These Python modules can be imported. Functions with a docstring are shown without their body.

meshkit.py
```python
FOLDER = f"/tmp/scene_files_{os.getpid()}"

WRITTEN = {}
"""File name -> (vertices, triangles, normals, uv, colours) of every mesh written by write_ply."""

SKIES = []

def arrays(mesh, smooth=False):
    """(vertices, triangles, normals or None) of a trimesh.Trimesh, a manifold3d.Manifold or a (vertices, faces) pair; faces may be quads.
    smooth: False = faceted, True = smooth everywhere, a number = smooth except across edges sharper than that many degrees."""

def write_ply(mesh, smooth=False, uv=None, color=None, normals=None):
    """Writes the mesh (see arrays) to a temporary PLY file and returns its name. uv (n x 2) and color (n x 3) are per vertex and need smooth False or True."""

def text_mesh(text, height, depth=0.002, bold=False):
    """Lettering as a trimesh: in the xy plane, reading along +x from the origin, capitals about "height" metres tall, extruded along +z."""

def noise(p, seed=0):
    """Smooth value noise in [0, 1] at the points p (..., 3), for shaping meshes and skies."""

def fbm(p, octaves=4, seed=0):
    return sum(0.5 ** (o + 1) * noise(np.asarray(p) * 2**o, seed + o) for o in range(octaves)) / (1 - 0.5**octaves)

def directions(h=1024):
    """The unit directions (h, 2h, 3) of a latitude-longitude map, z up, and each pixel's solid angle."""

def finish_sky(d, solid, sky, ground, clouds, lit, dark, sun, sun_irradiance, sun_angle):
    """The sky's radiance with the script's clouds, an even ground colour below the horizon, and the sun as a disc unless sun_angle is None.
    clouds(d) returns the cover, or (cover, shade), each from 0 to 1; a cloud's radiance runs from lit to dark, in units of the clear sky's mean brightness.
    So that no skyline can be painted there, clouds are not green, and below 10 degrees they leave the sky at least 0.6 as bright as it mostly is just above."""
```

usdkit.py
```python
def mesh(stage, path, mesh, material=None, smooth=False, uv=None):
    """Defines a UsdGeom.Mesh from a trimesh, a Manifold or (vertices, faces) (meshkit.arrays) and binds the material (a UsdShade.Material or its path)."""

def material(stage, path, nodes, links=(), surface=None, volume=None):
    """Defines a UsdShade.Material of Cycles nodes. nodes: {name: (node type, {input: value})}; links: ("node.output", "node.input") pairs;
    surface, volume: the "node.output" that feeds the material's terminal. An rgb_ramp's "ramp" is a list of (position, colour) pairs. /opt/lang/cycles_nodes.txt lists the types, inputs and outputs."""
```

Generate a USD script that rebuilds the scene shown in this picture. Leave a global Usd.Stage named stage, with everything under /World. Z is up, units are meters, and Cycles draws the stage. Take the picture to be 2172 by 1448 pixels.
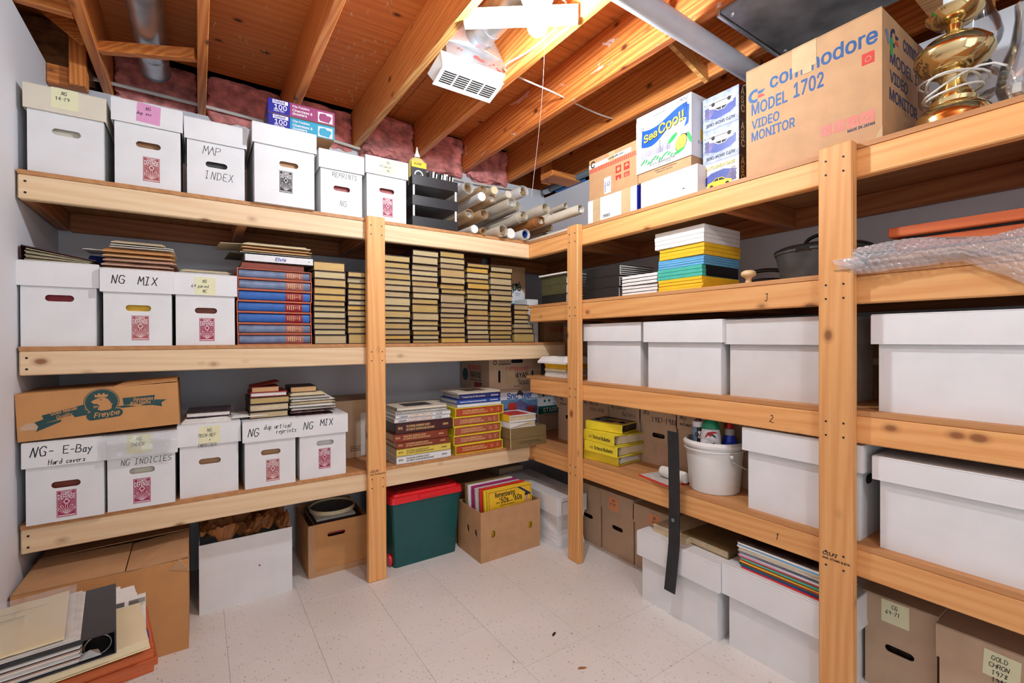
import math, random
import numpy as np, trimesh
import usdkit, meshkit
from pxr import Usd, UsdGeom, UsdLux, UsdShade, Gf, Sdf
from shapely.geometry import Polygon, LineString, Point, box as sbox
from shapely.ops import unary_union
from shapely import affinity

stage = Usd.Stage.CreateInMemory()
UsdGeom.SetStageUpAxis(stage, UsdGeom.Tokens.z)
UsdGeom.SetStageMetersPerUnit(stage, 1.0)
UsdGeom.Xform.Define(stage, '/World')
UsdGeom.Scope.Define(stage, '/World/Looks')

# ---------------------------------------------------------------- camera, light, exposure
YAW, PITCH, ROLL, FPX, EYE = 0.5959, -0.0046, -0.0039, 982.5, 1.2266
EXPOSURE = -0.66
BULB_POS, BULB_STRENGTH = (1.011, 1.32, 2.352), 1250.0
FILL_GLOBE_POS, FILL_GLOBE_STRENGTH = (.55, -.55, 2.25), 175.0
FILL_LIGHT = 3.0
cam = UsdGeom.Camera.Define(stage, '/World/camera')
_f = np.array([math.sin(YAW) * math.cos(PITCH), math.cos(YAW) * math.cos(PITCH), math.sin(PITCH)])
_r = np.cross(_f, [0, 0, 1]); _r /= np.linalg.norm(_r); _u = np.cross(_r, _f)
_r2 = _r * math.cos(ROLL) + _u * math.sin(ROLL); _u2 = _u * math.cos(ROLL) - _r * math.sin(ROLL)
cam.AddTransformOp().Set(Gf.Matrix4d(*[float(v) for v in (*_r2, 0, *_u2, 0, *(-_f), 0, 0, 0, EYE, 1)]))
cam.CreateHorizontalApertureAttr(36.0); cam.CreateVerticalApertureAttr(24.0)
cam.CreateFocalLengthAttr(36.0 * FPX / 2172); cam.CreateClippingRangeAttr(Gf.Vec2f(0.01, 50))
cam.CreateExposureAttr(EXPOSURE)
# added fill light behind the camera, shining in through an added wall opening
fill_rect = UsdLux.RectLight.Define(stage, '/World/hallway_light')
fill_rect.CreateWidthAttr(1.5); fill_rect.CreateHeightAttr(2.0)
fill_rect.CreateIntensityAttr(FILL_LIGHT); fill_rect.CreateColorAttr(Gf.Vec3f(0.9, 1.0, 1.1))
fill_rect.AddTranslateOp().Set(Gf.Vec3d(0.5, -1.86, 1.1)); fill_rect.AddRotateXYZOp().Set(Gf.Vec3f(90, 0, 0))

# ---------------------------------------------------------------- helpers
USED = {}
def numbered(parent, name):
    k = (parent, name); n = USED.get(k, 0); USED[k] = n + 1
    return name if n == 0 else '%s_%03d' % (name, n)
def setcd(p, **kw):
    for k, v in kw.items():
        if v: p.SetCustomDataByKey(k, v)
LABELS = {}
def thing(name, label, cat, loc=(0, 0, 0), rot=0, group=None, kind=None, rx=0, ry=0):
    path = '/World/' + numbered('/World', name)
    x = UsdGeom.Xform.Define(stage, path)
    x.AddTranslateOp().Set(Gf.Vec3d(*map(float, loc)))
    if rot or rx or ry: x.AddRotateXYZOp().Set(Gf.Vec3f(rx, ry, rot))
    setcd(x.GetPrim(), label=label, category=cat, group=group, kind=kind)
    LABELS.setdefault(label, []).append(path)
    return path
def part(name, mesh, m, parent, label=None, kind=None, smooth=False):
    path = parent + '/' + numbered(parent, name)
    p = usdkit.mesh(stage, path, mesh, M(m), smooth=smooth)
    setcd(p.GetPrim(), label=label, kind=kind)
    return path
def copy_of(src, label, loc, rot=0, group=None, rx=0, ry=0):
    name = src.split('/')[-1]
    base = name if not name[-3:].isdigit() else name[:-4]
    path = '/World/' + numbered('/World', base)
    p = stage.DefinePrim(path, 'Xform')
    p.GetReferences().AddInternalReference(src)
    x = UsdGeom.Xformable(p); x.ClearXformOpOrder()
    x.AddTranslateOp(opSuffix='at').Set(Gf.Vec3d(*map(float, loc))); x.AddRotateXYZOp(opSuffix='turn').Set(Gf.Vec3f(rx, ry, rot))
    p.SetInstanceable(True)
    was = stage.GetPrimAtPath(src).GetCustomData()
    setcd(p, label=label, category=was['category'], group=group or was.get('group'))
    return path
def bx(x0, x1, y0, y1, z0, z1):
    b = trimesh.creation.box((x1 - x0, y1 - y0, z1 - z0)); b.apply_translation(((x0 + x1) / 2, (y0 + y1) / 2, (z0 + z1) / 2)); return b
def cb(x0, x1, y0, y1, z0, z1, c=.003):
    P = []
    for sx in (0, 1):
        for sy in (0, 1):
            for sz in (0, 1):
                X, Y, Z = (x0, x1)[sx], (y0, y1)[sy], (z0, z1)[sz]
                dx, dy, dz = (c, -c)[sx], (c, -c)[sy], (c, -c)[sz]
                P += [(X + dx, Y + dy, Z), (X + dx, Y, Z + dz), (X, Y + dy, Z + dz)]
    return trimesh.Trimesh(*_hull(P), process=False)
def _hull(P):
    h = trimesh.convex.convex_hull(np.array(P)); return np.array(h.vertices), np.array(h.faces)
def hull(P): return trimesh.Trimesh(*_hull(P), process=False)
def cc(*ms):
    L = []
    for m in ms: L += list(m) if isinstance(m, (list, tuple)) else [m]
    return trimesh.util.concatenate(L)
def tf(m, loc=(0, 0, 0), rot=None, axis=(0, 0, 1)):
    m = m.copy()
    if rot: m.apply_transform(trimesh.transformations.rotation_matrix(math.radians(rot), axis))
    m.apply_translation(loc); return m
def ext(poly, t):
    g = getattr(poly, 'geoms', [poly])
    return cc([trimesh.creation.extrude_polygon(p, t, engine='earcut') for p in g if p.area > 1e-10])
def fr(m, y=0.0):
    """xy drawing extruded along z -> stands on a front face (reads along +x, up +z), proud of y towards -y"""
    m = m.copy(); v = m.vertices; m.vertices = np.stack([v[:, 0], y - v[:, 2], v[:, 1]], 1); return m
def rt(m, x, y0=0.0):
    m = m.copy(); v = m.vertices; m.vertices = np.stack([x + v[:, 2], y0 + v[:, 0], v[:, 1]], 1); return m
def lf(m, x, y1=0.0):
    m = m.copy(); v = m.vertices; m.vertices = np.stack([x - v[:, 2], y1 - v[:, 0], v[:, 1]], 1); return m
def lathe(prof, n=32, close=True):
    prof = np.array(prof, float); k = len(prof); a = np.linspace(0, 2 * np.pi, n, endpoint=False)
    v = np.stack([np.outer(np.cos(a), prof[:, 0]), np.outer(np.sin(a), prof[:, 0]), np.tile(prof[:, 1], (n, 1))], -1).reshape(-1, 3)
    F = []
    for i in range(n):
        j = (i + 1) % n
        for q in range(k - 1):
            a0, a1, b0, b1 = i * k + q, i * k + q + 1, j * k + q, j * k + q + 1
            F += [(a0, b0, b1), (a0, b1, a1)]
    m = trimesh.Trimesh(v, F, process=False); m.merge_vertices(); m.update_faces(m.nondegenerate_faces()); return m
def tube(P, r, n=8, cap=True):
    P = np.array(P, float); k = len(P); R = np.broadcast_to(np.asarray(r, float), (k,))
    T = np.gradient(P, axis=0); T /= np.linalg.norm(T, axis=1)[:, None]
    u = np.cross(T[0], [0, 0, 1.0]);
    if np.linalg.norm(u) < .1: u = np.cross(T[0], [1.0, 0, 0])
    u /= np.linalg.norm(u); V = []
    a = np.linspace(0, 2 * np.pi, n, endpoint=False)
    for i in range(k):
        u = u - T[i] * (u @ T[i]); u /= np.linalg.norm(u); w = np.cross(T[i], u)
        V.append(P[i] + R[i] * (np.outer(np.cos(a), u) + np.outer(np.sin(a), w)))
    V = np.concatenate(V); F = []
    for i in range(k - 1):
        for j in range(n):
            a0, a1, b0, b1 = i * n + j, i * n + (j + 1) % n, (i + 1) * n + j, (i + 1) * n + (j + 1) % n
            F += [(a0, a1, b1), (a0, b1, b0)]
    if cap:
        for s, o in ((0, 0), (1, (k - 1) * n)):
            for j in range(1, n - 1): F.append((o, o + j + 1, o + j) if s == 0 else (o, o + j, o + j + 1))
    return trimesh.Trimesh(V, F, process=False)
def spline(P, n=24):
    from scipy.interpolate import CubicSpline
    P = np.array(P, float); s = np.r_[0, np.cumsum(np.linalg.norm(np.diff(P, axis=0), axis=1))]
    return CubicSpline(s, P)(np.linspace(0, s[-1], n))
def sheet(nx, ny, fn):
    u, w = np.meshgrid(np.linspace(0, 1, nx), np.linspace(0, 1, ny), indexing='ij')
    V = fn(u.ravel(), w.ravel()); F = []
    for i in range(nx - 1):
        for j in range(ny - 1):
            a = i * ny + j; F += [(a, a + ny, a + ny + 1), (a, a + ny + 1, a + 1)]
    return trimesh.Trimesh(V, F, process=False)
def thick(m, t):
    """a sheet given thickness t along its normals"""
    n = m.vertex_normals; v = np.vstack([m.vertices, m.vertices - n * t]); k = len(m.vertices)
    f = m.faces; e = m.edges_sorted; u, c = np.unique(e, axis=0, return_counts=True); be = set(map(tuple, u[c == 1])); S = []
    for a, b in m.edges:
        if tuple(sorted((a, b))) in be: S += [(b, a, a + k), (b, a + k, b + k)]
    return trimesh.Trimesh(v, np.vstack([f, f[:, ::-1] + k, np.array(S).reshape(-1, 3)]), process=False)
def stadium(cx, cz, w, h):
    return LineString([(cx - (w - h) / 2, cz), (cx + (w - h) / 2, cz)]).buffer(h / 2, quad_segs=5)
# lettering
_TX = {}
def text(s, h, bold=False, sx=1.0, shear=0.0, rot=0, t=.0006):
    k = (s, bold)
    if k not in _TX: _TX[k] = meshkit.text_mesh(s, 1.0, 1.0, bold)
    m = _TX[k].copy(); v = m.vertices
    v = np.stack([(v[:, 0] + shear * v[:, 1]) * h * sx, v[:, 1] * h, v[:, 2] * t], 1)
    if rot: a = math.radians(rot); v = np.stack([v[:, 0] * math.cos(a) - v[:, 1] * math.sin(a), v[:, 0] * math.sin(a) + v[:, 1] * math.cos(a), v[:, 2]], 1)
    m.vertices = v; return m
def fit(s, w, h, **k):
    m = text(s, h, **k); e = m.extents[0]; m.vertices[:, 0] *= w / e; m.apply_translation((-m.bounds[0][0], 0, 0)); return m
def cx(m): m = m.copy(); m.apply_translation((-(m.bounds[0][0] + m.bounds[1][0]) / 2, 0, 0)); return m
G = {'A': '00 48 80|26 66', 'B': '00 08 58 67 65 54 04|54 73 71 50 00', 'C': '77 58 28 06 02 20 50 71', 'D': '00 08 48 75 73 40 00', 'E': '78 08 00 70|04 54', 'F': '78 08 00|04 54',
     'G': '77 58 28 06 02 20 60 73 44', 'H': '00 08|70 78|04 74', 'I': '18 58|38 30|10 50', 'J': '78 71 40 11', 'K': '00 08|78 04 70', 'L': '08 00 70', 'M': '00 18 43 78 90', 'N': '00 18 60 78',
     'O': '38 06 02 30 60 72 76 58 38', 'P': '00 08 58 77 65 44 04', 'Q': '38 06 02 30 60 72 76 58 38|52 80', 'R': '00 08 58 77 65 44 04|44 80', 'S': '77 48 17 15 63 71 40 01', 'T': '08 88|48 40',
     'U': '08 02 30 50 72 78', 'V': '08 40 88', 'W': '08 20 45 60 88', 'X': '08 70|78 00', 'Y': '08 44 78|44 30', 'Z': '08 78 00 70',
     '0': '38 06 02 30 62 66 38', '1': '16 38 30', '2': '07 38 66 00 70', '3': '08 58 45 62 40 01', '4': '50 58 03 73', '5': '68 18 05 44 62 40 01', '6': '58 14 02 30 61 43 04', '7': '08 68 20',
     '8': '34 06 38 66 34 01 30 61 34', '9': '65 34 06 38 66 50', '-': '14 54', '.': '20 21', '+': '14 54|32 36', ' ': '', 'a': '54 24 02 10 40 54 50 60', 'b': '08 00 40 52 44 04', 'c': '54 24 01 20 50',
     'd': '58 50 10 02 24 54', 'e': '03 53 34 12 20 50', 'g': '54 14 02 20 54 5! 1!', 'i': '24 20|26 27', 'l': '28 20', 'm': '00 04 24 30|34 54 60', 'n': '00 04 34 50', 'o': '24 02 20 40 52 34 24',
     'p': '04 0!|04 44 52 40 00', 'r': '04 00|03 24 44', 's': '54 14 32 40 00', 't': '27 20 40|05 45', 'u': '04 01 20 50 54', 'v': '04 20 54', 'y': '04 21|54 1!', 'h': '08 00|04 34 50', 'k': '08 00|44 02 50'}
RW = random.Random(5)
def hand(s, h, lw=.0022, t=.0005, shear=.12, rot=0):
    L, x = [], 0.0
    for ch in s:
        for st in G.get(ch, '').split('|'):
            pts = []
            for pr in st.split():
                a = float(pr[0]); b = -3.0 if pr[1] == '!' else float(pr[1])
                pts.append((x + (a * .56 + RW.uniform(-.4, .4) + shear * b) * h / 8, (b + RW.uniform(-.4, .4)) * h / 8))
            if len(pts) > 1: L.append(LineString(pts).buffer(lw / 2, quad_segs=2))
        x += (5.5 if ch.isupper() or ch.isdigit() else 4.3) * h / 8
    g = unary_union(L)
    if rot: g = affinity.rotate(g, rot, origin=(0, 0))
    return ext(g, t)

# ---------------------------------------------------------------- materials
def C(r, g, b, k=1.0):
    return tuple(k * ((v / 255 / 12.92) if v / 255 <= .04045 else ((v / 255 + .055) / 1.055) ** 2.4) for v in (r, g, b))
MATS = {}
def M(name):
    if name not in MATS: raise KeyError(name)
    v = MATS[name]
    if callable(v): v = MATS[name] = v('/World/Looks/' + name)
    return v
def plain(name, col, rough=.6, var=.06, scale=18.0, metal=0.0, bump=0.0, bscale=120.0, **kw):
    def make(path):
        col2 = tuple(c * (1 - var * 2.2) for c in col)
        nodes = {'tc': ('texture_coordinate', {}), 'n': ('noise_texture', {'scale': scale, 'detail': 4.0}),
                 'rp': ('rgb_ramp', {'ramp': [(.3, col2), (.65, col)]}),
                 'p': ('principled_bsdf', {'roughness': rough, 'metallic': metal, **kw})}
        links = [('tc.object', 'n.vector'), ('n.fac', 'rp.fac'), ('rp.color', 'p.base_color')]
        if bump:
            nodes['n2'] = ('noise_texture', {'scale': bscale, 'detail': 3.0}); nodes['b'] = ('bump', {'strength': bump, 'distance': .002})
            links += [('tc.object', 'n2.vector'), ('n2.fac', 'b.height'), ('b.normal', 'p.normal')]
        return usdkit.material(stage, path, nodes, links, surface='p.BSDF')
    MATS[name] = make
def wood(name, axis, light, dark, knot, rings=1.0, knots=True, rough=.55, stain=None):
    def make(path):
        sc = [44.0] * 3; sc[axis] = 1.4; sw = [11.0] * 3; sw[axis] = .55; sk = [8.0] * 3; sk[axis] = 5.0
        nodes = {'tc': ('texture_coordinate', {}), 'oi': ('object_info', {}),
                 'off': ('vector_math', {'math_type': 'scale', 'vector1': (7.3, 3.1, 5.7)}), 'add': ('vector_math', {'math_type': 'add'}),
                 'm1': ('mapping', {'scale': tuple(sc)}), 'm2': ('mapping', {'scale': tuple(sw)}), 'm3': ('mapping', {'scale': tuple(sk)}),
                 'n1': ('noise_texture', {'scale': 2.2, 'detail': 6.0, 'roughness': .65, 'distortion': .5}),
                 'n0': ('noise_texture', {'scale': 1.0, 'detail': 2.0}),
                 'w': ('wave_texture', {'wave_type': 'bands', 'bands_direction': 'diagonal', 'scale': 1.6 * rings, 'distortion': 9.0, 'detail': 2.0, 'detail_scale': .7}),
                 'mx': ('mix_float', {'fac': .3 * min(rings, 1.6)}), 'rp': ('rgb_ramp', {'ramp': [(.18, dark), (.45, tuple(.5 * (a + b) for a, b in zip(light, dark))), (.75, light)]}),
                 'hs': ('hsv', {}), 'vr': ('map_range', {'from_min': 0.0, 'from_max': 1.0, 'to_min': .9, 'to_max': 1.1}),
                 'p': ('principled_bsdf', {'roughness': rough}), 'b': ('bump', {'strength': .12, 'distance': .002})}
        L = [('oi.random', 'off.scale'), ('off.vector', 'add.vector2'), ('tc.object', 'add.vector1'), ('add.vector', 'm1.vector'), ('add.vector', 'm2.vector'), ('add.vector', 'm3.vector'),
             ('m1.vector', 'n1.vector'), ('m2.vector', 'w.vector'), ('n1.fac', 'mx.a'), ('w.fac', 'mx.b'), ('mx.result', 'rp.fac'), ('oi.random', 'vr.value'), ('vr.result', 'hs.value'),
             ('n1.fac', 'b.height'), ('b.normal', 'p.normal')]
        col = 'rp.color'
        if knots:
            nodes['v'] = ('voronoi_texture', {'scale': 1.0, 'randomness': 1.0, 'feature': 'f1'})
            nodes['kr'] = ('rgb_ramp', {'ramp': [(0, (1, 1, 1)), (.07, (.9, .9, .9)), (.11, (.3, .3, .3)), (.17, (0, 0, 0))]})
            nodes['km'] = ('mix_color', {'b': knot})
            L += [('m3.vector', 'v.vector'), ('v.distance', 'kr.fac'), ('kr.color', 'km.fac'), (col, 'km.a')]; col = 'km.result'
        if stain:
            sn = [16.0] * 3; sn[axis] = 5.0
            nodes['ms'] = ('mapping', {'scale': tuple(sn)}); nodes['ns'] = ('noise_texture', {'scale': 1.0, 'detail': 8.0, 'roughness': .7, 'distortion': 1.2})
            nodes['sr'] = ('rgb_ramp', {'ramp': [(.60, (0, 0, 0)), (.66, (.8, .8, .8))]}); nodes['sm'] = ('mix_color', {'b': stain})
            L += [('tc.object', 'ms.vector'), ('ms.vector', 'ns.vector'), ('ns.fac', 'sr.fac'), ('sr.color', 'sm.fac'), (col, 'sm.a')]; col = 'sm.result'
        L += [(col, 'hs.color'), ('hs.color', 'p.base_color')]
        return usdkit.material(stage, path, nodes, L, surface='p.BSDF')
    MATS[name] = make
LA, DA, KN = C(240, 212, 172), C(228, 190, 144), C(140, 84, 44)
LB, DB = C(238, 178, 112), C(222, 150, 84)
for i, a in enumerate('xyz'):
    wood('pine_' + a, i, LA, DA, KN)
    wood('fir_' + a, i, LB, DB, KN)
    wood('under_' + a, i, C(190, 120, 70), C(150, 86, 44), KN, knots=False)  # darker copy of the wood, shade under the shelves put into its colour
    wood('joist_' + a, i, C(232, 150, 76), C(200, 104, 42), C(90, 40, 14), rings=1.5, rough=.5)
wood('joist_stained', 1, C(230, 140, 66), C(188, 86, 34), C(80, 34, 12), rings=1.5, stain=C(226, 206, 196))
wood('joist_pale', 1, C(234, 178, 106), C(200, 128, 62), C(90, 40, 14), rings=2.2)
wood('ply', 1, C(206, 150, 96), C(176, 116, 66), KN, knots=False, rings=.6)
wood('subfloor', 0, C(224, 140, 68), C(194, 102, 42), C(70, 26, 10), rings=.8)
wood('cherry_x', 0, C(206, 104, 48), C(170, 70, 28), KN, knots=False)
wood('cherry_y', 1, C(206, 104, 48), C(170, 70, 28), KN, knots=False)
plain('white_card', C(234, 233, 232), .55, .03, 9, bump=.05)
plain('grey_card', C(222, 218, 214), .6, .04, 9, bump=.05)
plain('cream_card', C(226, 216, 196), .6, .03, 9, bump=.05)
plain('kraft', C(196, 150, 106), .7, .06, 14, bump=.06)
plain('kraft_pale', C(200, 170, 140), .7, .05, 14, bump=.06)
plain('kraft_orange', C(204, 146, 88), .7, .06, 10, bump=.06)
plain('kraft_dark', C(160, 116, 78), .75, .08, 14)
plain('card_edge', C(150, 104, 66), .8, .1, 60)
plain('drywall', C(222, 223, 228), .7, .02, 3, bump=.03, bscale=300)
plain('note_yellow', C(236, 232, 190), .7, .02)
plain('note_pink', C(226, 156, 196), .7, .02)
plain('note_orange', C(236, 158, 112), .7, .02)
plain('ink', C(22, 20, 24), .6, 0)
plain('ink_blue', C(38, 84, 140), .6, .05)
plain('ink_navy', C(30, 44, 84), .6, .05)
plain('ink_red', C(206, 56, 48), .6, .05)
plain('ink_faded', C(226, 130, 116), .6, .1)
plain('maroon_print', C(168, 44, 84), .6, .06)
plain('brick_print', C(176, 84, 84), .6, .06)
plain('black_print', C(40, 36, 38), .6, .06)
plain('white_print', C(236, 230, 230), .6, .02)
plain('black', C(30, 29, 30), .5, .1)
plain('black_plastic', C(34, 34, 38), .35, .08)
plain('grey_dark', C(70, 68, 66), .5, .15)
plain('cover_dark', C(52, 30, 24), .5, .15)
plain('paper', C(236, 232, 224), .7, .04, 40)
plain('paper_grey', C(206, 200, 192), .7, .08, 40)
plain('paper_old', C(216, 196, 160), .7, .08, 30)
plain('paper_roll', C(226, 214, 194), .6, .06, 14)
plain('paper_white', C(238, 234, 228), .6, .04, 14)
plain('paper_tan', C(206, 172, 130), .65, .08, 14)
plain('paper_brown', C(176, 112, 58), .65, .12, 20)
plain('manila', C(232, 214, 172), .65, .03, 8)
plain('envelope', C(214, 168, 116), .65, .08, 10)
plain('envelope_pink', C(200, 158, 134), .65, .08, 10)
plain('blue_cloth', C(38, 98, 178), .45, .08, 40)
plain('blue_worn', C(112, 128, 160), .3, .18, 24)
plain('slip_orange', C(206, 106, 74), .65, .08)
plain('label_red', C(150, 26, 38), .5, .08)
plain('label_worn', C(186, 112, 96), .4, .15, 30)
plain('gold_print', C(226, 190, 130), .5, .05)
plain('brown_cloth', C(140, 58, 32), .5, .1, 30)
plain('rust_cloth', C(186, 74, 36), .5, .08, 30)
plain('rose_cloth', C(176, 88, 64), .5, .1, 30)
plain('maroon_cloth', C(72, 28, 32), .45, .1, 30)
plain('yellow_card', C(240, 216, 50), .5, .05)
plain('yellow_book', C(236, 208, 88), .5, .05)
plain('gold_yellow', C(246, 196, 40), .5, .05)
plain('olive_box', C(132, 108, 68), .55, .06)
plain('olive_dark', C(84, 80, 50), .5, .14, 30)
plain('navy_book', C(38, 48, 112), .4, .06)
plain('blue_book', C(40, 78, 164), .4, .06)
plain('teal_paper', C(72, 184, 164), .6, .05)
plain('sky_paper', C(104, 176, 220), .6, .05)
plain('red_book', C(160, 40, 34), .5, .06)
plain('red_plastic', C(226, 30, 38), .3, .03)
plain('green_plastic', C(18, 84, 84), .35, .05)
plain('bucket_white', C(232, 228, 222), .4, .06, 8)
plain('green_cap', C(24, 138, 92), .35, .03)
plain('red_gloss', C(212, 24, 30), .3, .02)
plain('blue_gloss', C(26, 62, 206), .25, .03)
plain('straw_gloss', C(206, 184, 112), .35, .05)
plain('cast_iron', C(74, 74, 72), .5, .25, 14, bump=.15)
plain('iron_black', C(24, 22, 22), .35, .1)
plain('magenta', C(172, 24, 116), .5, .04)
plain('red_card', C(218, 44, 36), .5, .04)
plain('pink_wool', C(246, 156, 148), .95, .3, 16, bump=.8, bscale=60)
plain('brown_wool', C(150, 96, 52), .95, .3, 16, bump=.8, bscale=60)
plain('white_enamel', C(236, 236, 236), .35, .01)
plain('pvc_white', C(222, 220, 212), .4, .02)
plain('pvc_grey', C(196, 198, 206), .35, .03)
plain('pipe_grey', C(120, 138, 150), .35, .05)
plain('blue_pex', C(40, 130, 214), .4, .03)
plain('tape_tan', C(206, 178, 136), .25, .06)
plain('dark_photo', C(66, 46, 40), .4, .5, 30)
plain('mag_cover', C(150, 116, 106), .35, .5, 40)
plain('case_blue', C(176, 184, 222), .4, .25, 30)
plain('case_brown', C(96, 72, 64), .4, .3, 40)
plain('car_yellow', C(240, 196, 40), .4, .04)
plain('car_pale', C(244, 226, 216), .4, .04)
plain('deep_blue', C(70, 84, 160), .4, .1)
plain('flag_blue', C(22, 84, 176), .45, .06, 10)
plain('lemon', C(250, 232, 70), .45, .03)
plain('leaf_green', C(40, 160, 80), .45, .05)
plain('sky_print', C(120, 160, 200), .45, .2, 20)
plain('violet_print', C(120, 110, 160), .45, .2, 20)
plain('green_dark', C(20, 104, 84), .45, .04)
plain('green_freybe', C(22, 70, 70), .55, .08)
plain('plum', C(84, 54, 62), .35, .5, 40)
plain('purple', C(108, 36, 104), .5, .05)
plain('folder_blue', C(36, 38, 150), .4, .04)
plain('folder_plum', C(150, 60, 108), .4, .04)
plain('folder_teal', C(36, 150, 184), .4, .04)
plain('rubber_black', C(38, 40, 42), .55, .2, 20)
plain('maple', C(226, 190, 140), .4, .06)
plain('porcelain', C(236, 234, 230), .25, .01)
plain('glue_amber', C(214, 196, 120), .2, .04, alpha=1.0)
plain('steel', C(206, 210, 214), .3, .12, 14, metal=.85)
plain('steel_dark', C(150, 154, 160), .4, .25, 9, metal=.3, bump=.12, bscale=14)
plain('brass', C(240, 216, 158), .13, .03, metal=1.0)
plain('screw_steel', C(170, 168, 164), .35, .1, metal=1.0)
def glass_like(name, tint, base=.06, rough=.05, white=None):
    def make(path):
        nodes = {'t': ('transparent_bsdf', {'color': tint}), 'g': ('glossy_bsdf', {'color': (1, 1, 1), 'roughness': rough}), 'lw': ('layer_weight', {'blend': .25}),
                 'mr': ('map_range', {'to_min': base, 'to_max': .85}), 'm': ('mix_closure', {})}
        L = [('lw.fresnel', 'mr.value'), ('mr.result', 'm.fac'), ('t.BSDF', 'm.closure1'), ('g.BSDF', 'm.closure2')]; out = 'm.closure'
        if white:
            nodes['d'] = ('diffuse_bsdf', {'color': (.9, .9, .92)}); nodes['m2'] = ('mix_closure', {'fac': white})
            L += [('m.closure', 'm2.closure1'), ('d.BSDF', 'm2.closure2')]; out = 'm2.closure'
        return usdkit.material(stage, path, nodes, L, surface=out)
    MATS[name] = make
glass_like('lamp_glass', (.97, .97, .97)); glass_like('bubble_film', (.96, .95, .96), .12, .12, .26); glass_like('clear_film', (.97, .97, .97), .06, .12, .1)
def make_floor(path):
    nodes = {'g': ('geometry', {}), 'v': ('voronoi_texture', {'scale': 42.0, 'randomness': 1.0}), 'n': ('noise_texture', {'scale': 130.0, 'detail': 1.0}),
             'r1': ('rgb_ramp', {'ramp': [(.285, (.75, .75, .75)), (.33, (0, 0, 0))]}), 'nb': ('noise_texture', {'scale': 1.7, 'detail': 5.0}),
             'rb': ('rgb_ramp', {'ramp': [(.35, C(230, 224, 217)), (.62, C(238, 233, 228))]}), 'mx': ('mix_color', {'b': C(172, 152, 138)}),
             'v2': ('voronoi_texture', {'scale': 9.0, 'randomness': 1.0}), 'r2': ('rgb_ramp', {'ramp': [(.02, (.8, .8, .8)), (.035, (0, 0, 0))]}), 'mx2': ('mix_color', {'b': C(140, 118, 104)}),
             'mp': ('mapping', {'scale': (1.0, .45, 1.0), 'rotation': (0, 0, .6)}), 'p': ('principled_bsdf', {'roughness': .42})}
    L = [('g.position', 'mp.vector'), ('mp.vector', 'n.vector'), ('g.position', 'nb.vector'), ('n.fac', 'r1.fac'), ('nb.fac', 'rb.fac'), ('r1.color', 'mx.fac'), ('rb.color', 'mx.a'),
         ('mp.vector', 'v2.vector'), ('v2.distance', 'r2.fac'), ('r2.color', 'mx2.fac'), ('mx.result', 'mx2.a'), ('mx2.result', 'p.base_color')]
    return usdkit.material(stage, path, nodes, L, surface='p.BSDF')
MATS['vinyl_tile'] = make_floor
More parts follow.
